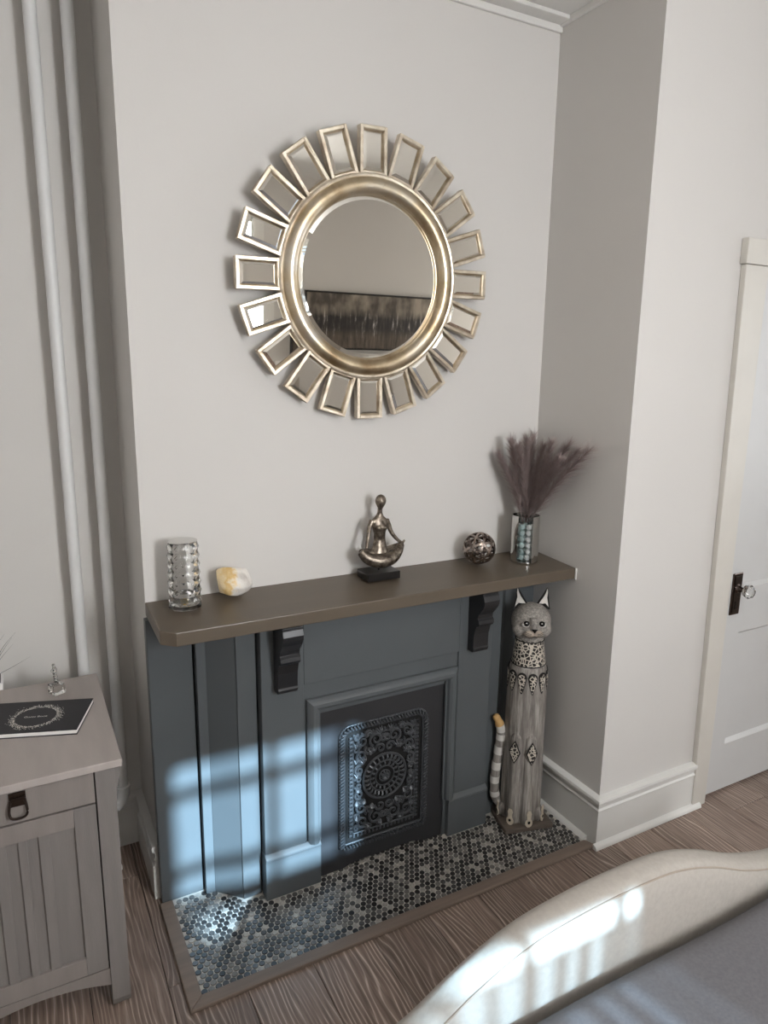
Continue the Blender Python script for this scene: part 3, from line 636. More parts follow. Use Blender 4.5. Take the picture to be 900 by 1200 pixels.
# meditating figure
fx, fy = .737, -.072; t = thing('meditation_figurine', 'pewter abstract figure sitting cross legged on a black stand', 'figurine', (fx, fy, mz(fy)+.002))
MB().box(-.060, .060, -.041, .041, 0, .026).build('stand_base', 'blackwood', t, bevel=.002)
MB().lathe([(.0035, .024), (.0035, .068)], 12).build('stand_rod', 'blackwood', t, smooth=40)
m = MB(); B = Matrix.Identity(3)
m.ball((.004, -.001, .259), .0185, .0175, .0215, 18, 12); m.ball((.002, -.004, .247), .0125, .012, .016, 14, 10)
def loft(secs, n_=18):                                 # (x, y, z, rx, ry)
    v = []; f = []
    for (x, y, z, rx, ry) in secs:
        for i in range(n_): a = 2*math.pi*i/n_; v.append((x+rx*math.cos(a), y+ry*math.sin(a), z))
    for j in range(len(secs)-1):
        for i in range(n_): f.append((j*n_+i, j*n_+(i+1) % n_, (j+1)*n_+(i+1) % n_, (j+1)*n_+i))
    f += [tuple(range(n_))[::-1], tuple(range((len(secs)-1)*n_, len(secs)*n_))]; m.add(v, f)
loft([(.002, 0, .085, .034, .022), (.002, 0, .105, .026, .018), (.002, 0, .130, .0205, .014), (.001, -.001, .152, .0215, .0155), (.001, -.002, .172, .027, .018), (.0, 0, .186, .031, .016), (0, 0, .197, .028, .013), (.001, 0, .208, .015, .010), (.002, 0, .220, .0085, .0082), (.003, 0, .240, .008, .008)])
m.ball((-.010, -.014, .172), .010, .009, .009, 12, 8); m.ball((.013, -.014, .172), .010, .009, .009, 12, 8)
arm = spline([(-.026, 0, .196), (-.036, -.002, .176), (-.042, -.006, .152), (-.050, -.014, .128), (-.057, -.022, .108)], 12); m.tube(arm, [.0098-.0045*i/12 for i in range(13)], 10)
arm = spline([(.026, 0, .194), (.036, 0, .174), (.044, -.004, .150), (.060, -.010, .128), (.080, -.012, .113), (.091, -.012, .121)], 14); m.tube(arm, [.0098-.0058*i/14 for i in range(15)], 10)
leg = spline([(-.073, -.010, .098), (-.055, -.018, .078), (-.028, -.024, .066), (.004, -.026, .062), (.036, -.024, .068), (.062, -.016, .084), (.082, -.006, .107)], 22)
m.tube(leg, [.006+.0145*math.sin(math.pi*(i+2)/26)**.8 for i in range(23)], 14, flat=1.15, up=(0, 0, 1))
leg = spline([(-.070, -.002, .098), (-.040, .004, .084), (0, .004, .078), (.040, .004, .086), (.076, .0, .104)], 16)
m.tube(leg, [.005+.016*math.sin(math.pi*(i+1)/18) for i in range(17)], 14, flat=1.0, up=(0, 0, 1))
bd = m.build('body', 'pewter', t); rm = bd.modifiers.new('remesh', 'REMESH'); rm.mode = 'VOXEL'; rm.voxel_size = .0016; rm.use_smooth_shade = True
sm = bd.modifiers.new('smooth', 'SMOOTH'); sm.iterations = 6; sm.factor = .5
# openwork ball
bx_, by_, br = 1.136, -.084, .059; t = thing('openwork_ball', 'silver openwork metal ball of crossing bands on the mantel', 'ornament', (bx_, by_, mz(by_)+br+.001))
phi = (1+5**.5)/2
ax = [Vector(a).normalized() for a in [(0, 1, phi), (0, 1, -phi), (1, phi, 0), (1, -phi, 0), (phi, 0, 1), (-phi, 0, 1)]]
for i, a in enumerate(ax):
    for off, sc_, mt_ in ((0, 1, 'ballmetal'), (.52, .97, 'ballmetal'), (-.52, .97, 'dark_chrome')):
        u = a.orthogonal().normalized(); w = a.cross(u); rr_ = br*sc_*math.sqrt(1-off*off)
        pts = [a*br*sc_*off + u*rr_*math.cos(2*math.pi*k_/40) + w*rr_*math.sin(2*math.pi*k_/40) for k_ in range(40)]
        m = MB(); v = []; f = []
        for k_, p in enumerate(pts):
            nrm = p.normalized(); bi = (pts[(k_+1) % 40]-pts[k_-1]).normalized().cross(nrm)
            for s1, s2 in ((-1, 0), (1, 0), (1, -1), (-1, -1)): v.append(p*.99 + bi*(.0038 if off == 0 else .0026)*s1 + nrm*(.0022*s2))
        for k_ in range(40):
            for j in range(4): f.append((k_*4+j, k_*4+(j+1) % 4, ((k_+1) % 40)*4+(j+1) % 4, ((k_+1) % 40)*4+j))
        m.add(v, f).build('band', mt_, t)
# mirrored vase with gems and plumes
vx, vy, vr, vh = 1.318, -.112, .0505, .170; vz = mz(vy)+.002
t = thing('mirrored_vase', 'mirrored cylinder vase with a clear front strip holding plumes', 'vase', (vx, vy, vz))
fa = math.atan2(CP.y-vy, CP.x-vx); slot = R(31); m = MB(); n = 44; v = []; f = []
for r_ in (vr, vr-.003):
    for zz in (.004, vh):
        for i in range(n+1): a = fa+slot+(2*math.pi-2*slot)*i/n; v.append((r_*math.cos(a), r_*math.sin(a), zz))
k_ = n+1
for i in range(n): f += [(i, i+1, k_+i+1, k_+i), (2*k_+i, 3*k_+i, 3*k_+i+1, 2*k_+i+1), (k_+i, k_+i+1, 3*k_+i+1, 3*k_+i), (i, 2*k_+i, 2*k_+i+1, i+1)]
f += [(0, k_, 3*k_, 2*k_), (n, 2*k_+n, 3*k_+n, k_+n)]
m.add(v, f).build('mirrored_shell', 'chrome', t, smooth=40)
m = MB(); v = []; f = []; n = 10
for r_ in (vr-.0005, vr-.0025):
    for zz in (.004, vh):
        for i in range(n+1): a = fa-slot+2*slot*i/n; v.append((r_*math.cos(a), r_*math.sin(a), zz))
k_ = n+1
for i in range(n): f += [(i, i+1, k_+i+1, k_+i), (2*k_+i, 3*k_+i, 3*k_+i+1, 2*k_+i+1), (k_+i, k_+i+1, 3*k_+i+1, 3*k_+i), (i, 2*k_+i, 2*k_+i+1, i+1)]
f += [(0, k_, 3*k_, 2*k_), (n, 2*k_+n, 3*k_+n, k_+n)]
m.add(v, f).build('clear_strip', 'pane', t)
MB().lathe([(vr+.0005, 0), (vr+.0005, .004)], 40).build('vase_foot', 'chrome', t, smooth=40)
m = MB(); m.ball((0, 0, 0), .012, .012, .012, 7, 4); g1 = m.mesh('glass_gem', 'gem_clear'); m = MB(); m.ball((0, 0, 0), .012, .012, .012, 7, 4); g2 = m.mesh('glass_gem', 'gem_teal')
fwd = Vector((math.cos(fa), math.sin(fa), 0)); sd = Vector((-fwd.y, fwd.x, 0)); q = 0
for lay in range(6):
    for j, (u, w) in enumerate(((-.013, .028), (.013, .028), (-.026, .006), (0, .004), (.026, .006))):
        p = Vector((vx, vy, 0)) + sd*(u*(1 if lay % 2 else .96)+rnd.uniform(-.001, .001)) + fwd*(w if lay % 2 else w-.003); o = inst('glass_gem', (g1, g2)[(q*7+lay) % 3 == 0], None, (p.x, p.y, vz+.0165+lay*.0225), (rnd.uniform(0, 3), rnd.uniform(0, 3), rnd.uniform(0, 3)))
        tag(o, 'teal glass gem inside the mirrored vase' if (q*7+lay) % 3 == 0 else 'clear glass gem inside the mirrored vase', 'glass gem', 'glass gems filling the mirrored vase'); q += 1
def plume(tip, bend, seed, lab):
    rr_ = random.Random(seed); b0 = Vector((vx+rr_.uniform(-.014, .014), vy-.012+rr_.uniform(-.012, .012)+.016, vz+.142)); tip = Vector(tip)
    t = thing('pampas_plume', lab, 'dried grass', b0, 0, 'mauve plumes in the mirrored vase'); d_ = tip-b0
    P = spline([Vector((0, 0, 0)), d_*.5+Vector(bend), d_], 20); MB().tube(P, [.0012*(1-.7*i/20) for i in range(21)], 5).build('stem', 'plume_stem', t)
    v = []; f = []; L = d_.length
    for i in range(1300):
        s_ = rr_.random()**.85*.93+.07; k_ = s_*20; a = int(min(k_, 19)); p = P[a].lerp(P[a+1], k_-a); tg = (P[a+1]-P[a]).normalized()
        w = Vector((rr_.gauss(0, 1), rr_.gauss(0, 1), rr_.gauss(0, 1))); w = (w-tg*w.dot(tg)).normalized()
        env = (.35+.65*math.sin(math.pi*min(1, s_*1.02)**.8)); l = L*rr_.uniform(.14, .30)*(.5+.5*env)
        e1 = p + (tg*.82+w*.55)*l*.5; e2 = p + (tg*.80+w*.58)*l + Vector((0, 0, -.10*l)); sdv = tg.cross(w)*.00034; o_ = len(v)
        v += [p-sdv, p+sdv, e1+sdv, e1-sdv, e2]; f += [(o_, o_+1, o_+2, o_+3), (o_+3, o_+2, o_+4)]
    mm = MB(); mm.add(v, f); me = bpy.data.meshes.new('plume'); me.from_pydata(mm.v, [], mm.f); me.materials.append(MATS['plume']); o = inst('plume', me, t); o['kind'] = 'stuff'
TIPS = [((585, 533), -.05, 'far left leaning'), ((599, 517), -.07, ''), ((608, 524), -.13, ''), ((618, 517), -.10, ''), ((625, 512), -.05, ''), ((636, 524), -.14, ''), ((646, 521), -.19, ''), ((655, 540), -.24, '')]
for i, ((px, py), y, _) in enumerate(TIPS):
    p = ony(px, py, y)
    plume(p, (0, 0, .012), 20+i, 'feathery mauve pampas plume standing in the mirrored vase')
for i, (px, py, xx) in enumerate(((666, 522, 1.405), (676, 530, 1.40), (689, 529, 1.395))):
    p = onx(px, py, xx); plume(p, (-.01, .02, -.012 if i == 2 else .01), 40+i, ['feathery mauve plume leaning out towards the door wall', 'feathery mauve plume beside the farthest leaning one', 'feathery mauve plume leaning farthest out of the mirrored vase'][i])

# ------------------------------------------------------------------ carved cat
ct = thing('cat_statue', 'tall carved grey wooden cat statue with mosaic collar and striped tail', 'statue', (1.288, -.205, .0075), R(-40))
bs = MB().box(-.096, .096, -.088, .088, 0, .019).build('base', 'catbase', ct, bevel=.003); bs.rotation_euler = (0, 0, R(26))
MB().lathe([(.066, .017), (.070, .03), (.071, .12), (.0715, .3), (.073, .42), (.072, .52), (.069, .60), (.064, .632), (.060, .638)], 40).build('body', 'carved', ct, smooth=50)
MB().lathe([(.061, .636), (.061, .642), (.050, .728), (.050, .732)], 36).build('collar', 'mosaic', ct, smooth=40)
for z_, r_ in ((.639, .0615), (.729, .051)): MB().tube([(r_*math.cos(2*math.pi*i/36), r_*math.sin(2*math.pi*i/36), z_) for i in range(36)], .0022, 6, closed=True, up=(0, 0, 1)).build('collar_rim', 'cat_black', ct, smooth=60)
m = MB(); m.lathe([(.047, .725), (.050, .738), (.048, .75), (.050, .76)], 28)
m.ball((0, -.004, .798), .071, .066, .066, 28, 18); m.ball((0, -.045, .775), .042, .030, .030, 18, 12); m.ball((-.040, -.03, .776), .03, .03, .032, 14, 10); m.ball((.040, -.03, .776), .03, .03, .032, 14, 10)
m.tube([(0, -.060, .825), (0, -.072, .800), (0, -.078, .789)], [.018, .013, .010], 10)
hd = m.build('head', 'catfur', ct); rm = hd.modifiers.new('remesh', 'REMESH'); rm.mode = 'VOXEL'; rm.voxel_size = .0035; rm.use_smooth_shade = True; sm = hd.modifiers.new('smooth', 'SMOOTH'); sm.iterations = 4; hd.rotation_euler = (0, 0, R(10))
for s in (-1, 1):
    tip = Vector((s*.054, .004, .922)); b0, b1, b2 = Vector((s*.066, .0, .838)), Vector((s*.014, -.006, .858)), Vector((s*.042, .030, .845))
    ear = MB().add([b0, b1, b2, tip, (b0+b1)/2+Vector((0, .012, -.008))], [(0, 4, 3), (4, 1, 3), (1, 2, 3), (2, 0, 3), (0, 1, 2), (0, 1, 4)]).build('ear', 'cat_black', hd)
    c_ = (b0+b1+tip)/3; v = [c_+(p-c_)*k2+Vector((0, -.004, 0)) for p, k2 in ((b0, .72), (b1, .70), (tip, .90))]; mid = [(v[0]+v[2])/2, (v[1]+v[2])/2]
    MB().add([v[0], (v[0]*2+v[1])/3+Vector((0, 0, .010)), (v[0]+v[1]*2)/3+Vector((0, 0, .004)), v[1], mid[1]*.8+mid[0]*.2, (mid[1]+v[2])/2*.7+(mid[0]+v[2])/2*.3, v[2], (mid[0]+v[2])/2, mid[0]*.8+mid[1]*.2], [(0, 1, 8), (1, 2, 8), (2, 4, 8), (2, 3, 4), (8, 4, 5), (8, 5, 7), (7, 5, 6)]).build('ear_lining', 'cat_white', hd)
    MB().ball((s*.028, -.064, .803), .0150, .008, .0100, 16, 10).build('eye_patch', 'cat_white', hd, smooth=60)
    MB().ball((s*.027, -.068, .808), .0105, .009, .0095, 16, 10).build('eye', 'eye_black', hd, smooth=60)
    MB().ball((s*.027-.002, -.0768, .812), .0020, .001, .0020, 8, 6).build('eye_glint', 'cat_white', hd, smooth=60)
    MB().ball((s*.014, -.071, .771), .019, .011, .0125, 16, 10).build('muzzle', 'cat_muzzle', hd, smooth=60)
    m = MB()
    for k_ in (-1, 0, 1): m.tube([(s*.010, -.0835, .770+k_*.004), (s*.022, -.0815, .771+k_*.005), (s*.031, -.0765, .773+k_*.007)], .0008, 5)
    m.build('whiskers', 'cat_black', hd)
MB().add([(-.011, -.0835, .792), (.011, -.0835, .792), (0, -.087, .779), (0, -.086, .794), (0, -.070, .786)], [(0, 2, 3), (3, 2, 1), (0, 3, 4), (3, 1, 4), (0, 4, 2), (1, 2, 4)]).build('nose', 'eye_black', hd)
MB().tube([(-.008, -.0845, .764), (0, -.0855, .767), (.008, -.0845, .764)], .0012, 5).build('mouth', 'bronze', hd)
def cyl_patch(poly, r_, th, name, mt, parent):          # polygon in (arc length, z) wrapped on a cylinder (front is -y), subdivided fan
    cxp = sum(p[0] for p in poly)/len(poly); czp = sum(p[1] for p in poly)/len(poly); v = []; f = []; n_ = len(poly)
    def P(u, z, rad_): a = -math.pi/2+u/r_; return (rad_*math.cos(a), rad_*math.sin(a), z)
    for rad_ in (r_+th, r_-.002):
        for k2 in (1, .5, .001): v += [P(cxp+(u-cxp)*k2, czp+(z-czp)*k2, rad_) for u, z in poly]
    for i in range(n_):
        j = (i+1) % n_; f += [(i, j, n_+j, n_+i), (n_+i, n_+j, 2*n_+j, 2*n_+i), (i, 3*n_+i, 3*n_+j, j)]
    return MB().add(v, f).build(name, mt, parent)
for i in range(-4, 5):
    u0 = i*.039+.0195; pet = [(.0172*math.sin(a)*(1 if math.cos(a) > 0 else 1-.45*abs(math.cos(a))), (.018*math.cos(a) if math.cos(a) > 0 else .064*math.cos(a))) for a in [2*math.pi*k_/16 for k_ in range(16)]]
    pk = cyl_patch([(u0+x, .602+z) for x, z in pet], .0705, .0015, 'petal', 'cat_black', ct); cyl_patch([(u0+x*.76, .598+z*.84) for x, z in pet], .0705, .0030, 'petal_inlay', 'mosaic', pk)
for u0 in (-.032, .032):
    di = [(0, .046), (.011, .027), (.022, .0), (.011, -.027), (0, -.046), (-.011, -.027), (-.022, 0), (-.011, .027)]
    pk = cyl_patch([(u0+x, .315+z) for x, z in di], .0865, .0015, 'diamond', 'cat_black', ct); cyl_patch([(u0+x*.78, .315+z*.84) for x, z in di], .0865, .0028, 'diamond_inlay', 'mosaic', pk)
for an in (-96, -49, -3, 44):                     # carved legs and haunches standing proud of the trunk
    a = R(-90+an+26); side = abs(an+26) > 60; z1 = .40 if side else .395; rad_ = .0590; pts = [(rad_*math.cos(a), rad_*math.sin(a), z) for z in (.022, .05, .10, .2, .3, z1-.03, z1)]
    MB().tube(pts, [.024, .0275, .0262, .0258, .0258, .0245, .010] if not side else [.014, .019, .019, .019, .018, .015, .004], 12, up=(math.cos(a), math.sin(a), 0)).build('leg', 'carved', ct, smooth=60)
    paw = MB().ball((.066*math.cos(a), .066*math.sin(a), .046), .0235, .0235, .036, 16, 10).build('paw', 'carved', ct, smooth=60)
    u0 = (a+math.pi/2)*.0895
    key = [(.0105*math.sin(b_), .013*math.cos(b_)-.016) for b_ in [R(30+300*k_/11) for k_ in range(12)]] + [(-.0055, .004), (-.0075, .012), (-.004, .021), (.004, .021), (.0075, .012), (.0055, .004)]
    cyl_patch([(u0+x*1.35, .056+z*1.3) for x, z in key][::-1], .0895, .0012, 'paw_marking', 'cat_cream', paw); cyl_patch([(u0+.005*math.sin(b_), .038+.006*math.cos(b_)) for b_ in [2*math.pi*k_/10 for k_ in range(10)]], .0895, .0022, 'paw_dot', 'eye_black', paw)
tl = spline([(-.050, .010, .03), (-.078, .004, .062), (-.098, -.002, .095), (-.102, -.002, .15), (-.098, -.002, .22), (-.090, -.002, .30), (-.086, -.002, .36), (-.098, -.004, .40), (-.112, -.006, .425)], 40)
trad = [.021-.004*min(1, i/14) - (.003 if i > 34 else 0)-(.005 if i == 40 else 0) for i in range(41)]
tail = MB().tube(tl[:34], trad[:34], 14).build('tail', 'carved', ct, smooth=60); tail.rotation_euler = (0, 0, R(11))
MB().tube(tl[33:], trad[33:], 14).build('tail_tip', 'cat_amber', tail, smooth=60)
for a in (10, 15, 19, 23, 27): MB().tube(tl[a:a+3], [r_+.0012 for r_ in trad[a:a+3]], 14).build('tail_stripe', 'cat_white', tail, smooth=60)
MB().tube(tl[30:34], [r_+.0008 for r_ in trad[30:34]], 14).build('tail_stripe', 'cat_white', tail, smooth=60)

# ------------------------------------------------------------------ pipes in the alcove
for i, (px_, lab) in enumerate(((-.163, 'white heating pipe rising behind the grey nightstand'), (-.070, 'white heating pipe ending in an elbow beside the chimney breast'))):
    t = thing('heating_pipe', lab, 'pipe', (px_, .268, .0 if i == 0 else .2)); o = t.location
    MB().lathe([(.0175, .02 if i == 0 else .055), (.0175, HC-o.z-.001)], 24).build('pipe_run', 'pipe', t, smooth=40)
    if i == 0: MB().lathe([(.034, .0005), (.034, .006), (.020, .022)], 24).build('floor_plate', 'pipe', t, smooth=40)
    else:
        MB().lathe([(.021, .056), (.0245, .058), (.0245, .070), (.021, .072)], 24).build('coupling', 'pipe', t, smooth=40)
        MB().tube(spline([(0, 0, .06), (-.002, -.001, .038), (-.014, -.004, .016), (-.034, -.010, .004)], 10), .0235, 18).build('elbow', 'pipe', t, smooth=60)
        MB().tube([(-.030, -.009, .006), (-.052, -.055, -.04), (-.055, -.062, -.19)], .0165, 16).build('pipe_run', 'pipe', t, smooth=60)
        MB().lathe([(.030, -.1995), (.030, -.194), (.018, -.17)], 20, (-.055, -.062, 0)).build('floor_plate', 'pipe', t, smooth=40)

# ------------------------------------------------------------------ nightstand
YC = -.350; NZ = .730; nc = -.366
ns = thing('nightstand', 'grey wooden nightstand with a drawer and slatted door', 'nightstand', (nc, -.08, 0)); NO = ns.location
def nb(m, name, mt, parent=ns, **kw): m.v = [(p[0]-NO.x, p[1]-NO.y, p[2]) for p in m.v]; return m.build(name, mt, parent, **kw)
xr, xl = -.149, 2*nc+.149
nb(MB().box(xl-.018, xr+.018, YC-.012, .188, NZ-.020, NZ), 'top', 'greywood_lit_top', bevel=.002)
for x0, x1 in ((xr-.046, xr), (xl, xl+.046)):
    foot = [(YC, .03), (YC+.008, .008), (YC+.022, .0005), (YC+.046, .0005), (YC+.046, NZ-.02), (YC, NZ-.02)]
    nb(MB().prism(foot, lambda u, v, w: (w, u, v), x0, x1), 'leg', 'greywood_up', bevel=.001)
    nb(MB().box(x0, x1, .13, .176, .0005, NZ-.02), 'leg', 'greywood_up', bevel=.001)
nb(MB().box(xr-.030, xr-.012, YC+.046, .13, .10, NZ-.02), 'side_panel', 'greywood_up'); nb(MB().box(xl+.012, xl+.030, YC+.046, .13, .10, NZ-.02), 'side_panel', 'greywood_up')
nb(MB().box(xl+.046, xr-.046, .15, .165, .10, NZ-.02), 'back_panel', 'greywood_up'); nb(MB().box(xl+.03, xr-.03, YC+.03, .15, .115, .128), 'bottom_shelf', 'greywood_up')
nb(MB().box(xl+.046, xr-.046, YC+.03, YC+.034, .128, NZ-.02), 'carcass_front', 'gap')
for sx in (1, -1):
    bk = [(0, -.022), (.016, -.022), (.015, -.040), (.010, -.06), (.004, -.085), (.0, -.125)]
    nb(MB().prism(bk, lambda u, v, w: ((xr if sx > 0 else xl)+sx*u, w, NZ+v), YC+.004, YC+.040), 'bracket', 'greywood_up', bevel=.001)
dx0, dx1 = xl+.049, xr-.049
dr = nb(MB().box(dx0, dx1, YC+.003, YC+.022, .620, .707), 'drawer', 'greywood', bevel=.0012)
h = nb(MB().box(nc-.018, nc+.018, YC-.001, YC+.003, .664, .700), 'pull_plate', 'bronze', dr, bevel=.001); 
nb(MB().box(nc-.015, nc+.015, YC-.005, YC-.001, .684, .692), 'pull_hinge', 'bronze', h, bevel=.001) if False else None
P = [(nc-.015, YC-.004, .684), (nc-.019, YC-.010, .655), (nc-.012, YC-.014, .642), (nc+.012, YC-.014, .642), (nc+.019, YC-.010, .655), (nc+.015, YC-.004, .684)]
nb(MB().tube(spline(P, 20), .0032, 8), 'pull_bail', 'bronze', dr, smooth=60); nb(MB().box(nc-.016, nc+.016, YC-.007, YC-.001, .680, .690), 'pull_hinge', 'bronze', dr, bevel=.001)
dt, db, pt, pb = .615, .131, .566, .182
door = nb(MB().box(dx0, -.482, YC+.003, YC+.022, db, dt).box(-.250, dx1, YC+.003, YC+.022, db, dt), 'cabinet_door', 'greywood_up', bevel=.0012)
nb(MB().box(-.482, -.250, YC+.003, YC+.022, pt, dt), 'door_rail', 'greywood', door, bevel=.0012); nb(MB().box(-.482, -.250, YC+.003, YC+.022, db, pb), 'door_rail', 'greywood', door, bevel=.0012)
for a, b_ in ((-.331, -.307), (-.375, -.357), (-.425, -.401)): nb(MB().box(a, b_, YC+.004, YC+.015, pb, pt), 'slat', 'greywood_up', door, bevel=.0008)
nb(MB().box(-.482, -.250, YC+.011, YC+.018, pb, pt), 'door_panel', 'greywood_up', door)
ap = [(xl+.046, .128), (xl+.046, .074)] + [(nc+(xr-.046-nc)*k_/8, .076+.030*(1-(k_/8)**2)) for k_ in range(-8, 9)] + [(xr-.046, .074), (xr-.046, .128)]
nb(MB().prism(ap, lambda u, v, w: (u, w, v), YC+.004, YC+.022), 'apron', 'greywood')
# guest book
p1, p2 = onz(109.5, 818.5, NZ+.014), onz(90, 855, NZ+.014); ux = Vector((p2.y-p1.y, -(p2.x-p1.x), 0)).normalized()  # towards the spine
if ux.x > 0: ux = -ux
uy = Vector((p2.x-p1.x, p2.y-p1.y, 0)).normalized(); D_ = (Vector((p1.x, p1.y))-Vector((p2.x, p2.y))).length; L_ = .265
ang = math.atan2(-ux.y, -ux.x); bk = thing('guest_book', 'black guest book with a printed white wreath lying on the nightstand', 'book', (p2.x, p2.y, NZ+.0005), ang)
MB().box(-L_, 0, 0, D_, 0, .0025).build('back_cover', 'bookcover', bk); MB().box(-L_+.004, -.0015, .0015, D_-.0015, .0025, .0125).build('pages', 'paper', bk); MB().box(-L_, 0, 0, D_, .0125, .0148).build('front_cover', 'bookcover', bk, bevel=.0008)
MB().box(-L_-.0025, -L_, 0, D_, 0, .0148).build('spine', 'bookcover', bk)
m = MB(); wc = Vector((-L_/2+.03, D_/2, .0150)); r3 = random.Random(5)
wp = onz(42, 840, NZ+.015); dv = Vector((wp.x-p2.x, wp.y-p2.y)); wc = Vector((dv.x*math.cos(ang)+dv.y*math.sin(ang), -dv.x*math.sin(ang)+dv.y*math.cos(ang), .0150))
for i in range(800):
    a = r3.uniform(0, 2*math.pi); rad_ = .052+abs(r3.gauss(0, .0075)); p = wc+Vector((rad_*math.cos(a), rad_*math.sin(a), 0)); b_ = a+r3.choice((.7, -.7, 1.2))+r3.gauss(0, .3); l = r3.uniform(.0025, .005); w = Vector((-math.sin(b_), math.cos(b_), 0))*.0011; e = Vector((math.cos(b_), math.sin(b_), 0))*l
    m.add([p-e/2, p+w, p+e/2, p-w], [(0, 1, 2, 3)])
m.build('wreath_print', 'print', bk)
cu = bpy.data.curves.new('title', 'FONT'); cu.body = 'Guest Book'; cu.size = .0125; cu.align_x = 'CENTER'; cu.align_y = 'CENTER'
tmp = bpy.data.objects.new('title_tmp', cu); COL.objects.link(tmp); bpy.context.view_layer.update(); me = bpy.data.meshes.new_from_object(tmp); bpy.data.objects.remove(tmp); me.materials.append(MATS['print'])
inst('title_print', me, bk, (wc.x, wc.y, .0151))
# ring holder
rp = onz(67.5, 815, NZ); rp = Vector((rp.x, rp.y+.018, NZ))
rh = thing('crystal_ring_holder', 'clear glass cube with a twisted crystal finger standing on the nightstand', 'ring holder', (rp.x, rp.y, NZ+.0005), R(24))
MB().box(-.018, .018, -.018, .018, 0, .030).build('cube', 'crystal', rh, bevel=.002)
m = MB(); v = []; f = []
for j in range(15):
    zz = .030+.062*j/14; r_ = .0078*(1-.35*j/14)*(1 if j % 2 else .8)
    for i in range(6): a = 2*math.pi*i/6+j*.35; v.append((r_*math.cos(a)-.004*j/14, r_*math.sin(a), zz))
for j in range(14):
    for i in range(6): f.append((j*6+i, j*6+(i+1) % 6, (j+1)*6+(i+1) % 6, (j+1)*6+i))
f += [tuple(range(6))[::-1], tuple(range(84, 90))]; m.add(v, f).build('finger', 'crystal', rh)
MB().tube([(-.004+.0085*math.cos(2*math.pi*i/20), .0085*math.sin(2*math.pi*i/20), .074+.003*math.cos(2*math.pi*i/20)) for i in range(20)], .0011, 6, closed=True, up=(0, 0, 1)).build('ring', 'chrome', rh, smooth=60)
# small potted grass at the nightstand's far side
pp = onz(5.5, 804, NZ); pc = Vector((pp.x-.043, pp.y+.01, NZ+.0005)); pt_ = thing('potted_grass', 'small white pot with thin dark green blades on the nightstand', 'plant', pc)
MB().box(-.040, .040, -.040, .040, 0, .022).build('pot', 'white_pot', pt_, bevel=.003)
MB().box(-.034, .034, -.034, .034, .0215, .024).build('soil', 'gap', pt_)
for i, (px, py, w_) in enumerate(((36, 769, .010), (18, 741, .03), (14, 747, .02), (5, 743, .035), (15, 755, .02), (-12, 735, .02), (-25, 750, .02))):
    e = ony(px, py, pc.y-.01+.004*i); d_ = e-pc; P = spline([Vector((rnd.uniform(-.01, .01), rnd.uniform(-.01, .01), .022)), d_*.5+Vector((0, 0, w_)), d_], 12)
    MB().tube(P, [.0022*(1-.85*k_/12) for k_ in range(13)], 5, flat=.4).build('blade', 'leaf', pt_, smooth=60)

# ------------------------------------------------------------------ bed
bd = thing('bed', 'bed with a beige upholstered camelback footboard and grey blue bedspread', 'bed', (.80, -2.2, 0)); BO = bd.location
def bb(m, name, mt, parent=bd, **kw): m.v = [(p[0]-BO.x, p[1]-BO.y, p[2]) for p in m.v]; return m.build(name, mt, parent, **kw)
crest = spline([(-.03, 0, .445), (.10, 0, .447), (.25, 0, .480), (.38, 0, .545), (.51, 0, .592), (.64, 0, .610), (.78, 0, .615), (.92, 0, .608), (1.05, 0, .572), (1.20, 0, .508), (1.35, 0, .466), (1.50, 0, .447), (1.63, 0, .445)], 84)
sec = [(-.002, -.42), (-.002, -.03), (-.005, -.015), (-.014, -.004), (-.028, 0), (-.052, -.001), (-.068, -.007), (-.076, -.018), (-.082, -.05), (-.086, -.09), (-.086, -.40)]
m = MB(); v = []; f = []; ns_ = len(sec)
for p in crest:
    for (dy, dz) in sec: v.append((p.x, -1.088+dy, max(.06, p.z+dz) if dz > -.39 else .06))
for i in range(len(crest)-1):
    for j in range(ns_): f.append((i*ns_+j, i*ns_+(j+1) % ns_, (i+1)*ns_+(j+1) % ns_, (i+1)*ns_+j))
f += [tuple(range(ns_))[::-1], tuple(range((len(crest)-1)*ns_, len(crest)*ns_))]
fb = bb(m.add(v, f), 'footboard', 'linen', smooth=50)
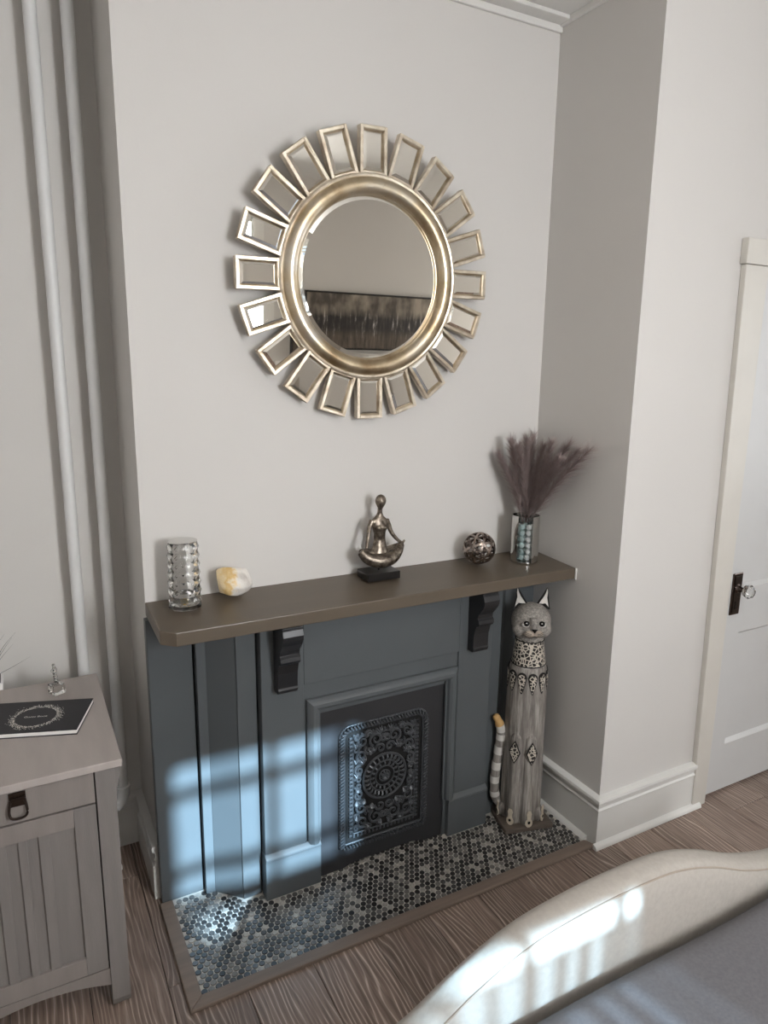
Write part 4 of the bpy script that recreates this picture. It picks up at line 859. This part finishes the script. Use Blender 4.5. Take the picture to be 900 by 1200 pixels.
bb(MB().tube([(p.x, -1.088-.073, p.z-.013) for p in crest], .0022, 8), 'piping', 'piping', fb, smooth=60)
for x in (0.0, 1.60):
    for y in (-1.13, -3.36): bb(MB().lathe([(.022, .0005), (.030, .062)], 16, (x, y, 0)), 'leg', 'blackwood', smooth=40)
bb(MB().box(-.03, .0, -3.33, -1.176, .12, .36), 'side_rail', 'linen', bevel=.01); bb(MB().box(1.60, 1.63, -3.33, -1.176, .12, .36), 'side_rail', 'linen', bevel=.01)
bb(MB().box(.004, 1.596, -3.32, -1.186, .16, .38), 'mattress', 'paper', bevel=.02)
# bedspread: gently uneven padded top with rounded edge
m = MB(); nx_, ny_ = 60, 70; v = []; f = []
def top(x, y):
    e = min(x-.0, 1.6-x, -1.198-y+.0, y+3.32); r_ = .055; z = .475 - (0 if e >= r_ else r_-math.sqrt(max(0, r_*r_-(r_-max(e, 0))**2)))
    return z + .003*math.sin(x*9+y*4) + .002*math.sin(y*13-x*5)
for j in range(ny_+1):
    for i in range(nx_+1): x = 1.6*(.5-.5*math.cos(math.pi*i/nx_)) if False else 1.6*i/nx_; y = -1.198-2.122*(j/ny_)**1.5; v.append((x, y, top(x, y)))
for j in range(ny_):
    for i in range(nx_): a = j*(nx_+1)+i; f.append((a, a+1, a+nx_+2, a+nx_+1))
per = [i for i in range(nx_+1)] + [j*(nx_+1)+nx_ for j in range(1, ny_+1)] + [ny_*(nx_+1)+i for i in range(nx_-1, -1, -1)] + [j*(nx_+1) for j in range(ny_-1, 0, -1)]
o_ = len(v); v += [(v[i][0], v[i][1], .30) for i in per]; k_ = len(per)
for i in range(k_): f.append((per[i], o_+i, o_+(i+1) % k_, per[(i+1) % k_]))
bb(m.add(v, f), 'bedspread', 'spread', smooth=60)
hbp = [(-.03, .06)] + [(1.63, .06)] + [(.8+.83*math.cos(math.pi*k_/24), 1.05+.18*math.sin(math.pi*k_/24)) for k_ in range(25)]
bb(MB().prism(hbp, lambda u, v, w: (u, w, v), -3.42, -3.335), 'headboard', 'linen', bevel=.012)
